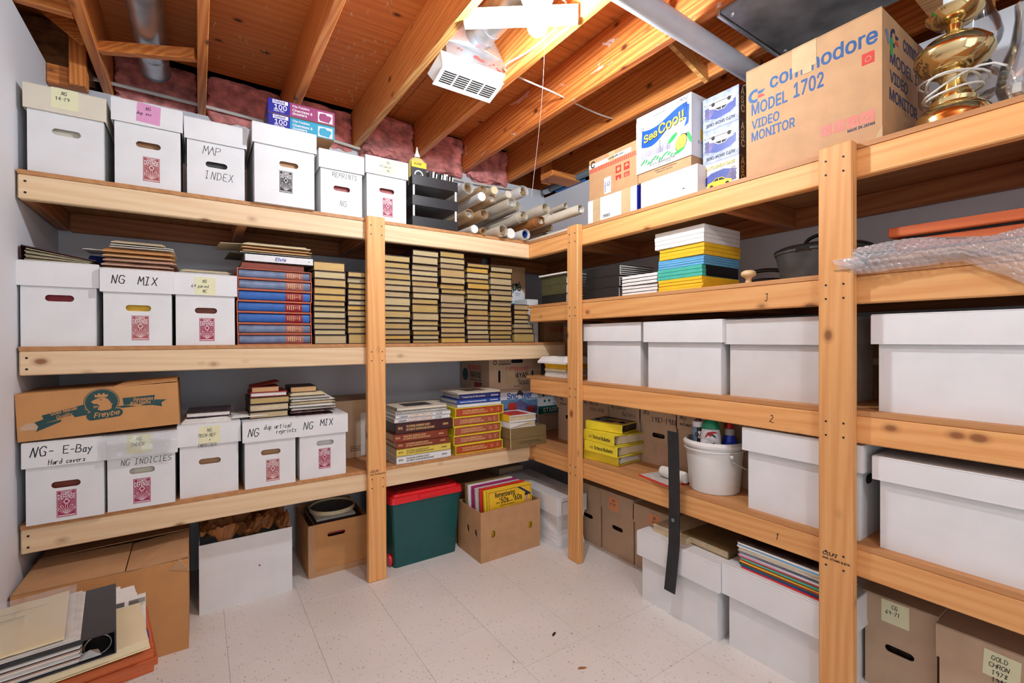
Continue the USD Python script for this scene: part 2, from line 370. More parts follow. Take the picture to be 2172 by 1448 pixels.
def make_gilt(path):
    nodes = {'tc': ('texture_coordinate', {}), 'oi': ('object_info', {}), 'mp': ('mapping', {'scale': (3.0, 3.0, 420.0)}), 'n': ('noise_texture', {'scale': 1.0, 'detail': 2.0}),
             'r': ('rgb_ramp', {'ramp': [(0, C(180, 156, 116)), (.35, C(200, 182, 138)), (.6, C(188, 158, 92)), (.85, C(192, 162, 112)), (1, C(212, 168, 76))]}),
             'n2': ('noise_texture', {'scale': 9.0}), 'hs': ('hsv', {}), 'mr': ('map_range', {'to_min': .82, 'to_max': 1.15}), 'mm': ('math', {'math_type': 'multiply'}), 'mr2': ('map_range', {'to_min': .8, 'to_max': 1.2}),
             'p': ('principled_bsdf', {'roughness': .42, 'metallic': .25})}
    L = [('tc.object', 'mp.vector'), ('mp.vector', 'n.vector'), ('oi.random', 'r.fac'), ('tc.object', 'n2.vector'), ('n.fac', 'mr.value'), ('n2.fac', 'mr2.value'), ('mr.result', 'mm.value1'), ('mr2.result', 'mm.value2'),
         ('mm.value', 'hs.value'), ('r.color', 'hs.color'), ('hs.color', 'p.base_color')]
    return usdkit.material(stage, path, nodes, L, surface='p.BSDF')
MATS['gilt'] = make_gilt
def make_bulb(path):
    return usdkit.material(stage, path, {'e': ('emission', {'color': (.90, 1.02, 1.11), 'strength': BULB_STRENGTH})}, surface='e.emission')
MATS['bulb_lit'] = make_bulb
MATS['fill_globe_lit'] = lambda path: usdkit.material(stage, path, {'e': ('emission', {'color': (.90, 1.02, 1.11), 'strength': FILL_GLOBE_STRENGTH})}, surface='e.emission')

# ---------------------------------------------------------------- room shell
XL, XW, YB, YF = -.54, 2.36, 3.0, -1.85
ZJ, ZS = 2.44, 2.675
def structure(name, label): return thing(name, label, None, kind='structure')
t = structure('floor', 'off-white speckled vinyl tile floor of the storage room')
part('floor_slab', bx(XL, XW, YF, YB, -.06, -.004), 'grey_dark', t)
TS = .305
nx0, ny0 = XL + .02 - TS, 2.93
ix = 0
while nx0 + ix * TS < XW:
    iy = 0
    while ny0 - iy * TS > YF:
        a0, a1 = max(nx0 + ix * TS + .0004, XL), min(nx0 + (ix + 1) * TS - .0004, XW)
        b1 = min(ny0 - iy * TS - .0004 + TS, YB); b0 = max(ny0 - iy * TS + .0004, YF)
        if a1 - a0 > .01 and b1 - b0 > .01: part('floor_tile', cb(a0, a1, b0, b1, -.004, 0, .0006), 'vinyl_tile', t)
        iy += 1
    ix += 1
part('wall_panel', bx(XL - .015, XL, YF, YB + .015, 0, 2.44), 'drywall', structure('wall_left', 'white painted drywall at the left end of the shelves'))
part('wall_panel', bx(XL, XW, YB, YB + .015, 0, 2.44), 'drywall', structure('wall_back', 'white drywall behind the back row of shelves'))
part('wall_panel', bx(XW, XW + .015, YF, YB, 0, 2.385), 'drywall', structure('wall_right', 'white drywall behind the right-hand shelves'))
t = structure('wall_front', 'unseen white drywall behind the viewer, opening added for the fill light')
for q in (bx(XL, -.3, YF - .015, YF, 0, 2.44), bx(1.3, XW, YF - .015, YF, 0, 2.44), bx(-.3, 1.3, YF - .015, YF, 2.12, 2.44)): part('wall_panel', q, 'drywall', t)  # gap between these panels added to let the fill light in
t = structure('trim_1', 'rough rim boards closing the joist bays above the walls')
part('rim_board', bx(-.95, 2.8, 3.16, 3.2, 2.36, ZS), 'joist_x', t); part('rim_board', bx(-.95, -.91, YF, 3.16, 2.36, ZS), 'joist_y', t)
part('rim_board', bx(2.72, 2.76, YF, 3.16, 2.30, ZS), 'joist_y', t); part('rim_board', bx(-.95, 2.76, YF - .04, YF, 2.36, ZS), 'joist_x', t)
part('sill_plate', bx(-.95, 2.72, YB + .016, 3.16, 2.36, 2.40), 'joist_x', t); part('sill_plate', bx(XW + .016, 2.72, YF, YB + .016, 2.30, 2.34), 'joist_y', t)
part('sill_plate', bx(-.91, XL - .016, YF, YB, 2.38, 2.42), 'joist_y', t)

t = structure('ceiling', 'open timber ceiling of orange joists and plywood subfloor')
for a, b in ((-.95, 1.05), (1.054, 2.8)):
    for y0 in (-1.9, -.68, .54, 1.76): part('subfloor_panel', bx(a, b, y0 + .002, min(y0 + 1.218, 3.2), ZS, ZS + .016), 'subfloor', t)
JX = [-.73, -.339, .043, .447, .853, 1.238, 1.62, 2.01, 2.40]
for i, xr in enumerate(JX):
    part('joist', cb(xr - .038, xr, YF, 3.155, ZJ, ZS - .0005, .003), {4: 'joist_pale', 6: 'joist_stained'}.get(i, 'joist_y'), t)
def slant(P0, P1, w, th, side):
    """a board from P0 to P1, th thick along side, w high"""
    P0, P1, side = map(lambda v: np.array(v, float), (P0, P1, side)); d = P1 - P0; d /= np.linalg.norm(d)
    side -= d * (side @ d); side /= np.linalg.norm(side); up = np.cross(side, d)
    if up[2] < 0: up = -up
    return hull([p + side * s * th / 2 + up * h for p in (P0, P1) for s in (-1, 1) for h in (0, w)])
part('blocking', slant((-.335, 2.60, 2.444), (.001, 2.44, 2.444), .045, .03, (0, 1, 0)), 'joist_x', t)
part('blocking', cb(XL + .002, -.404, 2.80, 2.838, 2.352, 2.438), 'joist_x', t)
part('blocking', cb(-.46, -.404, 2.76, 2.798, 2.352, 2.66), 'joist_z', t)
part('bridging', slant((-.60, 2.72, 2.655), (-.40, 2.62, 2.47), .05, .02, (0, 1, 0)), 'joist_x', t)
part('blocking', cb(-.727, -.381, 2.36, 2.398, 2.45, 2.53), 'joist_x', t)
part('bridging', slant((1.245, 1.20, 2.62), (1.576, 1.20, 2.45), .058, .02, (0, 1, 0)), 'joist_pale', t)
part('bridging', slant((1.627, 1.35, 2.62), (1.968, 1.28, 2.42), .058, .02, (0, 1, 0)), 'joist_pale', t)
part('bridging', slant((.86, 1.46, 2.665), (1.195, 1.34, 2.53), .05, .02, (0, 1, 0)), 'joist_pale', t)
part('blocking', cb(2.08, 2.357, 2.55, 2.69, 2.387, 2.427), 'joist_x', t); part('blocking', cb(2.12, 2.20, 2.70, 2.738, 2.387, 2.66), 'joist_z', t)
part('blocking', cb(2.06, 2.358, .40, .55, 2.40, 2.438), 'joist_pale', t)
RN = random.Random(3); nails = []
for i in range(230):
    b = RN.choice([3, 3, 3, 3, 2, 4, 5, 6]); x = RN.uniform(JX[b] + .02, JX[b + 1] - .06); y = RN.uniform(.9, 2.9)
    a = RN.uniform(0, 6.28); d = .024
    for s in (-1, 1):
        e = np.array((math.cos(a) * d * s * .45, math.sin(a) * d * s * .45, -d)); nails.append(hull([(x, y, ZS), (x + .0022, y, ZS), (x, y + .0022, ZS), np.array((x, y, ZS)) + e]))
part('nail_tips', cc(nails), 'paper_old', t, label='bright staple tips poking through the plywood', kind='stuff')

# insulation in the joist bays above the back wall
def wool(name, label, x0, x1, y0, y1, z0, z1, m, seed):
    s = trimesh.creation.box((2, 2, 2))
    for _ in range(5): s = s.subdivide()
    v = s.vertices; p = v / np.maximum(1, (np.abs(v) ** 10).sum(1) ** (1 / 10))[:, None]
    n = meshkit.fbm(p * 2.6 + seed * 7, 5, seed) - .5; n2 = meshkit.fbm(p * np.array([2.0, 5, 9]) + seed * 3, 4, seed + 50) - .5
    p = p * (1 + .28 * n + .16 * n2)[:, None]; p[:, 0] = np.clip(p[:, 0], -1, 1); p[:, 2] -= np.where(p[:, 1] < 0, (n + .1) * .5, 0)
    s.vertices = np.stack([(x0 + x1) / 2 + p[:, 0] * (x1 - x0) / 2, (y0 + y1) / 2 + p[:, 1] * (y1 - y0) / 2, (z0 + z1) / 2 + p[:, 2] * (z1 - z0) / 2], 1)
    t = thing(name, label, 'insulation'); part('batt', s, m, t, smooth=True)
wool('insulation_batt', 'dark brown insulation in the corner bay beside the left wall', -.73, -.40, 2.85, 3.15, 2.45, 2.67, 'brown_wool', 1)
wool('insulation_batt', 'pink insulation behind the round metal duct', -.335, .003, 3.0, 3.155, 2.43, 2.668, 'pink_wool', 2)
wool('insulation_batt', 'pink insulation above the box lettered MAP INDEX', .045, .407, 2.985, 3.155, 2.43, 2.668, 'pink_wool', 3)
wool('insulation_batt', 'pink insulation right behind the file folder boxes', .45, .813, 2.985, 3.155, 2.43, 2.668, 'pink_wool', 4)
wool('insulation_batt', 'round pink insulation tuft above the box left of the black trays', .857, 1.198, 2.90, 3.155, 2.40, 2.668, 'pink_wool', 5)
wool('insulation_batt', 'pink insulation just right above the glue bottle', 1.24, 1.58, 2.94, 3.155, 2.40, 2.668, 'pink_wool', 6)
wool('insulation_batt', 'pink insulation above the rolled papers, the one furthest along', 1.622, 1.97, 2.94, 3.155, 2.40, 2.668, 'pink_wool', 7)

# ---------------------------------------------------------------- shelving
D, E, H, T, XS = 2.371, 1.745, .089, .016, -.533
ZA = (1.846, 1.207, .562); ZB = (1.846, 1.441, .995, .568); YE = -.6
sa = thing('storage_shelf', 'three-tier pine shelving built along the back wall, rails and post', 'shelving')
for z, xe, m in zip(ZA, (E - .001, 2.04, E - .001), ('pine_x',) * 3):
    part('front_rail', cb(XS, xe, D, D + .038, z - T - H, z - T - .0005, .004), m, sa)
    part('shelf_board', bx(XS, xe, D, YB - .003, z - T, z), 'ply', sa)
    part('wall_ledger', cb(XS + .04, xe, YB - .041, YB - .003, z - T - H, z - T - .001), 'under_x', sa)
    part('end_cleat', cb(XS, XS + .038, D + .039, YB - .042, z - T - H, z - T - .001), 'under_y', sa)
    for x in (.15, .72, 1.25): part('cross_joist', cb(x, x + .038, D + .039, YB - .042, z - T - H, z - T - .001), 'under_y', sa)
part('post', cb(.706, .798, D - .039, D - .0005, 0, 1.852, .004), 'fir_z', sa)
sb = thing('storage_shelf', 'four-tier orange pine shelving built along the right wall, two posts', 'shelving')
for i, z in enumerate(ZB):
    part('front_rail', cb(E, E + .038, YE, D + (.038 if i in (0, 3) else 0), z - T - H, z - T - .0005, .004), 'fir_y', sb)
    part('shelf_board', bx(E, XW - .003, YE, YB - .003 if i in (0, 3) else D + .04, z - T, z), 'ply', sb)
    part('wall_ledger', cb(XW - .041, XW - .003, YE, YB - .05 if i in (0, 3) else D + .04, z - T - H, z - T - .001), 'under_y', sb)
    for y in ((2.9, 1.98, 1.05, .2) if i in (0, 3) else (2.32, 1.98, 1.05, .2)): part('cross_joist', cb(E + .039, XW - .042, y, y + .038, z - T - H, z - T - .001), 'under_x', sb)
for y0, y1 in ((1.880, 1.968), (.606, .703), (-.55, -.46)): part('post', cb(E - .039, E - .0005, y0, y1, 0, 1.852, .004), 'fir_z', sb)
def lfz(m, x, y1, z): m = lf(m, x, y1); m.apply_translation((0, 0, z)); return m
def frz(m, x, y, z): m = fr(m, y); m.apply_translation((x, 0, z)); return m
st = cc(text('CO.FI', .011, bold=True, shear=.3), tf(text('2HQ  STAND & BTR', .0062, bold=True), (0, -.013, 0)))
part('lumber_stamp', lfz(st, E - .0392, .692, .515), 'ink', sb); part('lumber_stamp', frz(st, .714, D - .0392, .555), 'ink', sa)
for s, z, y in (('3', ZB[1], .90), ('2', ZB[2], .88), ('1', ZB[3], .86)): part('pencil_number', lfz(hand(s, .026, .002), E - .0002, y, z - T - .06), 'ink', sb)
sc = []
for z in ZB:
    for y in (1.90, 1.945, .63, .68): sc += [tf(trimesh.creation.cylinder(.0032, .002, sections=8), (0, 0, 0)).apply_transform(trimesh.transformations.rotation_matrix(math.pi / 2, (0, 1, 0))).apply_translation((E - .0395, y, z - T - dz)) for dz in (.025, .07)]
part('screw_heads', cc(sc), 'ink', sb, kind='stuff')
sc = []
for z in ZA:
    for x in (.725, .78): sc += [trimesh.creation.cylinder(.003, .002, sections=8).apply_transform(trimesh.transformations.rotation_matrix(math.pi / 2, (1, 0, 0))).apply_translation((x, D - .0395, z - T - dz)) for dz in (.025, .07)]
    sc += [trimesh.creation.cylinder(.004, .002, sections=8).apply_transform(trimesh.transformations.rotation_matrix(math.pi / 2, (1, 0, 0))).apply_translation((XS + .02, D - .0002, z - T - dz)) for dz in (.025, .066)]
part('screw_heads', cc(sc), 'ink', sa, kind='stuff')

# ---------------------------------------------------------------- ceiling fittings
t = thing('ceiling_bulb', 'glowing bare bulb in a white porcelain holder with a pull string', 'light bulb', BULB_POS)
prof = [(0, -.041), (.012, -.0395), (.024, -.034), (.033, -.024), (.0375, -.01), (.038, .003), (.034, .018), (.026, .032), (.019, .044), (.015, .053), (.0135, .058)]
part('bulb', lathe(prof, 24), 'bulb_lit', t, smooth=True)
part('lamp_holder', lathe([(.0, .1), (.058, .1), (.0585, .09), (.055, .084), (.03, .08), (.024, .072), (.022, .052), (.0145, .05), (.0145, .056), (0, .056)], 32), 'porcelain', t, smooth=30)
part('mounting_board', slant((.853 - 1.011 + .0, 1.575 - 1.32, .075), (1.2 - 1.011, 1.315 - 1.32, .075), .058, .036, (.6, .8, 0)), 'pine_x', t)
part('junction_box', tf(trimesh.creation.cylinder(.05, .04, sections=8), (.0, .0, .121)), 'steel', t)
part('pull_string', tube(spline([(.012, -.02, .06), (.014, -.022, -.05), (.0, -.02, -.3), (-.045, -.02, -.63)], 12), .0009, 5), 'paper', t)
t = thing('globe_light', 'unseen frosted globe added as fill behind the viewer', 'fill light', FILL_GLOBE_POS)  # globe added out of view to brighten the floor and box fronts
part('globe', trimesh.creation.icosphere(3, .085), 'fill_globe_lit', t, smooth=True); part('canopy', tf(trimesh.creation.cylinder(.05, .1, sections=24), (0, 0, .136)), 'white_enamel', t, smooth=30)
def cable(label, P, r=.0042):
    t = thing('electrical_cable', label, 'cable'); part('sheath', tube(spline(P, 20), r, 8), 'pvc_white', t, smooth=True)
cable('white cable curving down from the bulb board along the joist side', [(1.155, 1.36, 2.53), (1.19, 1.37, 2.52), (1.193, 1.43, 2.475), (1.193, 1.53, 2.468), (1.19, 1.63, 2.472), (1.175, 1.69, 2.47), (1.168, 1.75, 2.475), (1.185, 1.80, 2.478), (1.203, 1.81, 2.48)])
cable('white cable crossing the gap just right of the pull string', [(1.245, 1.82, 2.486), (1.34, 1.815, 2.475), (1.46, 1.82, 2.474), (1.584, 1.845, 2.482)])
cable('white cable stub crossing the gap above the lemon carton', [(1.622, 1.85, 2.482), (1.72, 1.85, 2.474), (1.82, 1.855, 2.472), (1.975, 1.87, 2.486)])
cable('white conduit with black clips running along the top of the back wall', [(-.50, 2.945, 2.474), (-.42, 2.945, 2.474), (-.1, 2.955, 2.474), (.32, 2.965, 2.466), (.72, 2.965, 2.446), (1.09, 2.97, 2.41), (1.5, 2.975, 2.376), (1.82, 2.975, 2.38), (2.12, 2.97, 2.40)], .0095)
t = thing('round_duct', 'round galvanized duct hanging between joists at upper left', 'duct')
a = trimesh.transformations.rotation_matrix(-math.pi / 2, (1, 0, 0))
def yl(prof, loc): m = lathe(prof, 36); m.apply_transform(a); m.apply_translation(loc); return m   # lathe axis z -> +y
part('pipe', yl([(.054, 0), (.061, 0), (.061, 1.5), (.064, 1.505), (.064, 1.52), (.061, 1.53), (.061, 1.68), (.054, 1.68)], (-.166, 1.2, 2.563)), 'steel', t, smooth=40)
part('end_cap', yl([(0, 1.66), (.064, 1.66), (.0645, 1.675), (.06, 1.682), (0, 1.682)], (-.166, 1.2, 2.563)), 'steel_dark', t, smooth=40)
t = thing('heating_register', 'white louvered register on a flared sheet-metal duct boot', 'register', (.9, 1.83, 2.455))
W = .30
part('flange', cc(hull([(-.03, -.015, .012), (W + .03, -.015, .012), (-.03, -.012, .008), (W + .03, -.012, .008), (0, .03, -.03), (W, .03, -.03), (0, .034, -.026), (W, .034, -.026)]),
     hull([(-.03, -.014, .012), (-.03, .13, -.02), (0, .03, -.03), (0, .125, -.05), (-.028, -.01, .013), (-.028, .13, -.016)]),
     hull([(W + .03, -.014, .012), (W + .03, .13, -.02), (W, .03, -.03), (W, .125, -.05), (W + .028, -.01, .013), (W + .028, .13, -.016)])), 'white_enamel', t)
part('face_plate', hull([(-.004, .028, -.031), (W + .004, .028, -.031), (-.004, .135, -.058), (W + .004, .135, -.058), (-.004, .028, -.027), (W + .004, .028, -.027), (-.004, .135, -.052), (W + .004, .135, -.052)]), 'white_enamel', t)
for i in range(4):
    for k in range(6):
        y = .04 + k * .012; z = -.031 - (y - .028) * .252
        part('louver_slot', hull([(.014 + i * .07 + dx, y + dy, z + dz - dy * .25) for dx in (0, .06) for dy in (0, .005) for dz in (-.0012, .001)]), 'black', t)  # black slabs put the shade between the louvers into colour
part('boot', hull([(0, -.005, .012), (W, -.005, .012), (0, .12, .012), (W, .12, .012), (0, .0, .075), (W, .0, .075), (0, .12, .075), (W, .12, .075)]), 'steel', t)
part('boot_taper', hull([(0, .0, .0755), (W, .0, .0755), (0, .12, .0755), (W, .12, .0755)] + [(W / 2 + .075 * math.cos(q), -.02 + .0 * math.sin(q), .14 + .065 * math.sin(q)) for q in np.linspace(0, 6.28, 20)]), 'steel', t)
part('duct_elbow', tube([(W / 2, -.01, .145), (W / 2 + .005, -.06, .148), (W / 2 + .01, -.12, .149), (W / 2 + .015, -.7, .149)], .068, 28), 'steel', t, smooth=40)
for y in (-.05, -.11): part('duct_seam', tube([(W / 2 + .006, y, .1478), (W / 2 + .007, y - .006, .1478)], .0705, 28), 'steel_dark', t, smooth=40)
blot = [Point(x, y).buffer(r).intersection(sbox(0, 0, .3, .06)) for x, y, r in ((.06, .045, .004), (.075, .042, .003), (.15, .035, .008), (.165, .03, .006), (.18, .028, .007), (.24, .03, .004), (.27, .012, .006), (.26, .02, .003), (.22, .02, .003))]
part('red_paint_smear', frz(ext(unary_union([affinity.scale(b, 1.9, .8) for b in blot]), .0004), 0, -.0056, .012), 'ink_red', t)
t = thing('drain_pipe', 'pale grey plastic pipe crossing under the joists towards the large carton', 'pipe')
part('pipe', tube([(.2, 1.065, 2.398), (2.355, 1.108, 2.398)], .039, 24), 'pvc_grey', t, smooth=40)
part('strap', cc(bx(2.03, 2.045, 1.062, 1.152, 2.3555, 2.36), bx(2.03, 2.045, 1.06, 1.064, 2.357, 2.44)), 'screw_steel', t)
t = thing('panned_duct', 'flat dull sheet-metal duct pan under the joists above the large carton', 'duct')
part('pan', cb(1.60, 2.07, -.5, .985, 2.424, 2.438, .003), 'steel_dark', t)
part('front_flange', cc(cb(1.60, 2.07, .987, 1.0, 2.418, 2.45, .002), bx(1.66, 1.97, 1.0, 1.004, 2.45, 2.52)), 'steel', t)
part('rivet', tf(trimesh.creation.icosphere(2, .009), (1.64, .96, 2.423)), 'steel', t); part('rivet', tf(trimesh.creation.icosphere(2, .009), (2.03, .96, 2.423)), 'steel', t)
t = thing('water_pipe', 'grey plumbing pipe along the top of the right wall by the corner', 'pipe')
part('pipe', tube([(2.315, 2.96, 2.415), (2.315, 2.0, 2.415)], .022, 16), 'pipe_grey', t, smooth=40); part('coupling', tube([(2.315, 2.93, 2.415), (2.315, 2.86, 2.415)], .028, 16), 'steel', t, smooth=40)
t = thing('blue_tubing', 'bright blue strip lying on the wall top at the corner', 'tubing'); part('tube', tube([(2.352, 2.84, 2.395), (2.352, 2.5, 2.395)], .0095, 10), 'blue_pex', t, smooth=True)

# ---------------------------------------------------------------- boxes
def shell(w, d, h, th=.004, bottom=True):
    q = [bx(0, th, th, d, 0, h), bx(w - th, w, th, d, 0, h), bx(th, w - th, d - th, d, 0, h)]
    if bottom: q.append(bx(th, w - th, th, d - th, 0, th))
    return q
def panel_front(w, h, holes=(), th=.004):
    p = sbox(0, 0, w, h)
    for c in holes: p = p.difference(c)
    return fr(ext(p, th), th)
def lid_mesh(w, d, lh, z, over, c=.002):
    a = over + .004
    return cc(cb(-a, w + a, -a, d + a, z, z + .004, .0015), bx(-a, w + a, -a, -over, z - lh, z), bx(-a, w + a, d + over, d + a, z - lh, z), bx(-a, -over, -over, d + over, z - lh, z), bx(w + over, w + a, -over, d + over, z - lh, z))
_EM = None
def emblem(t, body, x, z, red):
    """the printed red label with white lettering and fan"""
    global _EM
    part('printed_label', frz(ext(sbox(0, 0, .054, .098), .0004), x, -.0001, z), red, body)
    if _EM is None:
        o = sbox(.002, .002, .052, .096).difference(sbox(.0028, .0028, .0512, .0952))
        g = [o, Point(.027, .056).buffer(.0085, quad_segs=5).difference(Point(.027, .056).buffer(.006, quad_segs=5)), sbox(.004, .0045, .05, .007)]
        for a in (-50, -24, 0, 24, 50):
            s = affinity.rotate(Polygon([(.0255, .012), (.0285, .012), (.031, .046), (.023, .046)]), a, origin=(.027, .01)).intersection(sbox(.004, .009, .05, .062)); g.append(s.difference(s.buffer(-.0011)))
        for k in range(9): g.append(sbox(.004, .03 + k * .0042, .05, .0305 + k * .0042).difference(Polygon([(.01, 0), (.044, 0), (.036, .07), (.018, .07)])))
        m = ext(unary_union(g), .0004)
        a = fit('COMIC', .03, .0085, bold=True); a.apply_translation((.012, .0855, 0))
        b = fit('DEFENSE', .046, .017, bold=True); b.apply_translation((.004, .0665, 0))
        _EM = cc(m, a, b)
    part('label_lettering', frz(_EM, x, -.0005, z), 'white_print', body)
def comic_box(label, loc, rot=0, w=.212, d=.39, h=.31, lh=.088, over=.005, m='white_card', lm=None, hole=True, inside='kraft_dark', em=None, emx=.08, emz=.016, lidw=(), bodyw=(), note=None, hz=None, hx=None, group=None, name='storage_box', cat='box', hw=.08):
    t = thing(name, label, cat, loc, rot, group)
    hz = hz or .152; hx = hx or w / 2
    b = part('body', cc(panel_front(w, h - .004, [stadium(hx, hz, hw, .024)] if hole else []), shell(w, d, h - .004)), m, t)
    if hole: part('contents', bx(.012, w - .012, .02, .06, .006, h - .07), inside, t)
    if em: emblem(t, b, emx, emz, em)
    for (s, hh, x, z, lw) in bodyw: part('handwriting', frz(hand(s, hh, lw), x, -.0001, z), 'ink', b)
    l = part('lid', lid_mesh(w, d, lh, h - .004, over), lm or m, t)
    f = -over - .0041
    for (s, hh, x, z, lw) in lidw: part('handwriting', frz(hand(s, hh, lw), x, f, z), 'ink', l)
    if note:
        nx, nz, col, lines, nr = note
        n = ext(affinity.rotate(sbox(0, 0, .076, .076), nr), .0005)
        part('sticky_note', frz(n, nx, f, nz), col, l)
        for i, s in enumerate(lines): part('handwriting', frz(hand(s, .0125, .0013), nx + .036 - len(s) * .0056 + .004, f - .0006, nz + .052 - i * .021), 'ink', l)
    return t
y = 2.395
comic_box('white box under a cream lid with yellow note reading NG 14-19', (-.512, y, ZA[0]), h=.325, lm='cream_card', inside='cream_card', hz=.165, note=(.065, .25, 'note_yellow', ['NG', '14-19'], 0))
comic_box('white box with a pink sticky note on its lid', (-.268, y, ZA[0]), h=.343, em='brick_print', emx=.088, emz=.03, hz=.175, note=(.07, .262, 'note_pink', ['NG', 'dup one'], -3))
comic_box('white box handwritten MAP INDEX around the handle hole', (-.034, y, ZA[0]), h=.328, inside='grey_dark', bodyw=[('MAP', .034, .055, .185, .0018), ('INDEX', .032, .062, .08, .0018)], hz=.143)
t4 = comic_box('white box with a black printed label, under two file folder boxes', (.213, 2.352, ZA[0]), w=.25, h=.355, inside='kraft', em='black_print', emx=.10, emz=.06, hz=.19, hx=.14)
comic_box('white box handwritten REPRINTS and NG, no printed label', (.5, y, ZA[0]), w=.2, h=.315, inside='brick_print', bodyw=[('REPRINTS', .022, .055, .19, .0016), ('NG', .026, .09, .05, .0016)], hz=.135)
comic_box('white box with yellow note beside the black letter trays', (.724, y, ZA[0]), h=.333, inside='brick_print', em='maroon_print', emx=.083, emz=.03, hz=.165, note=(.075, .252, 'note_yellow', ['NG', '64 parent', 'NC'], 0))
y = 2.39
comic_box('plain white box against the left wall, red contents in its handle', (-.532, y, ZA[1]), h=.315, w=.208, inside='label_red', hz=.18)
comic_box('white box on the middle shelf lettered NG MIX, yellow contents in handle', (-.302, 2.37, ZA[1]), w=.213, h=.303, inside='gold_yellow', em='brick_print', emx=.085, emz=.022, lidw=[('NG', .032, .025, .245, .003), ('MIX', .032, .105, .243, .003)], hz=.15)
comic_box('white box with yellow note beside the blue slipcased books', (-.076, y, ZA[1]), h=.305, w=.212, inside='brown_cloth', em='maroon_print', emx=.082, emz=.018, hz=.148, note=(.065, .215, 'note_yellow', ['NG', '64 parent', 'NC'], 0))
comic_box('white box lettered NG and Hard covers, under the eagle carton', (-.514, 2.352, ZA[2]), h=.3, inside='brown_cloth', em='maroon_print', emx=.08, emz=.014, lidw=[('NG-', .034, .014, .248, .003), ('E-Bay', .028, .10, .25, .0026), ('Hard covers', .017, .06, .215, .002)], hz=.135)
comic_box('white box lettered NG INDICIES with plastic film over its lid', (-.293, 2.362, ZA[2]), h=.298, inside='cream_card', em='maroon_print', emx=.078, emz=.018, bodyw=[('NG INDICIES', .022, .04, .175, .0016)], hz=.148, note=(.06, .218, 'note_yellow', ['NG', 'INDEX'], 0))
comic_box('white box with yellow note reading NG TECH REF + INDICIES', (-.066, 2.388, ZA[2]), h=.31, w=.212, inside='kraft', hz=.145, note=(.068, .222, 'note_yellow', ['NG', 'TECH REF', '+', 'INDICIES'], 0))
comic_box('white box lettered NG dup artical reprints', (.17, 2.37, ZA[2]), h=.302, w=.206, inside='kraft', em='brick_print', emx=.084, emz=.022, lidw=[('NG', .034, .012, .235, .003), ('dup artical', .02, .075, .262, .002), ('reprints', .02, .125, .238, .002)], hz=.155)
comic_box('white box lettered NG MIX beside the left post, magazines on top', (.396, 2.38, ZA[2]), h=.3, w=.212, inside='paper', em='maroon_print', emx=.085, emz=.04, lidw=[('NG', .034, .016, .24, .003), ('MIX', .03, .09, .25, .003)], hz=.165, hx=.115)
# plastic film over one lid
t = thing('plastic_bag', 'crumpled clear plastic film over the lid of the INDICIES box', 'plastic bag', (-.305, 2.345, .77))
def film(u, w):
    p = np.stack([u * .236, -w * 0.0 - .0, w], 1); n = meshkit.fbm(np.stack([u * 6, w * 5, u * 0], 1), 4, 9)
    z = np.where(w < .7, w / .7 * .092, .0945 + .004 * n); yy = np.where(w < .7, -.008 - .008 * n, .2 * (w - .7) / .3 - .006)
    return np.stack([u * .232, yy, z], 1)
part('film', sheet(30, 24, film), 'clear_film', t, smooth=True)

# ---------------------------------------------------------------- file folder boxes
def folder_box(label, loc, col, rot):
    t = thing('file_folder_box', label, 'box', loc, rot); w, d, h = .288, .245, .064
    b = part('carton', cb(0, w, 0, d, 0, h, .0015), 'kraft', t)
    part('printed_panel', bx(0, .09, -.0006, 0, .0005, h - .0005), 'folder_blue', t); part('printed_panel', bx(.09, w, -.0006, 0, .0005, h - .0005), col, t)
    part('printed_panel', bx(-.0006, 0, 0, d, .0005, h - .0005), 'folder_blue', t)
    part('brand_patch', bx(.018, .082, -.0012, -.0006, .044, .061), 'white_print', t); part('lettering', frz(text('Oxford', .0105, bold=True), .022, -.0012, .0478), 'folder_blue', t)
    part('lettering', frz(cc(text('100', .021, bold=True), tf(fit('LEGAL SIZE', .04, .0036, bold=True), (.002, -.006, 0)), tf(fit('FORMAT LEGAL', .046, .0036, bold=True), (0, -.011, 0))), .022, -.0006, .0195), 'white_print', t)
    part('lettering', frz(cc(text('File Folders', .0098, bold=True), tf(text('Chemises à', .0115, bold=True), (0, -.019, 0)), tf(text('dossiers', .0115, bold=True), (0, -.034, 0))), .1, -.0006, .045), 'white_print', t)
    part('picture', frz(ext(sbox(0, 0, .066, .048), .0005), .212, -.0006, .005), 'white_print', t)
    part('picture_folders', frz(ext(Polygon([(.008, .006), (.05, .002), (.062, .03), (.054, .036), (.04, .036), (.034, .044), (.008, .04), (.004, .02)]), .0005), .212, -.0011, .005), col, t)
    return t
folder_box('teal and blue box of 100 file folders, under the plum one', (.272, 2.372, 2.2025), 'folder_teal', -1)
folder_box('plum and blue box of 100 file folders, on top of the teal one', (.27, 2.365, 2.267), 'folder_plum', -2)

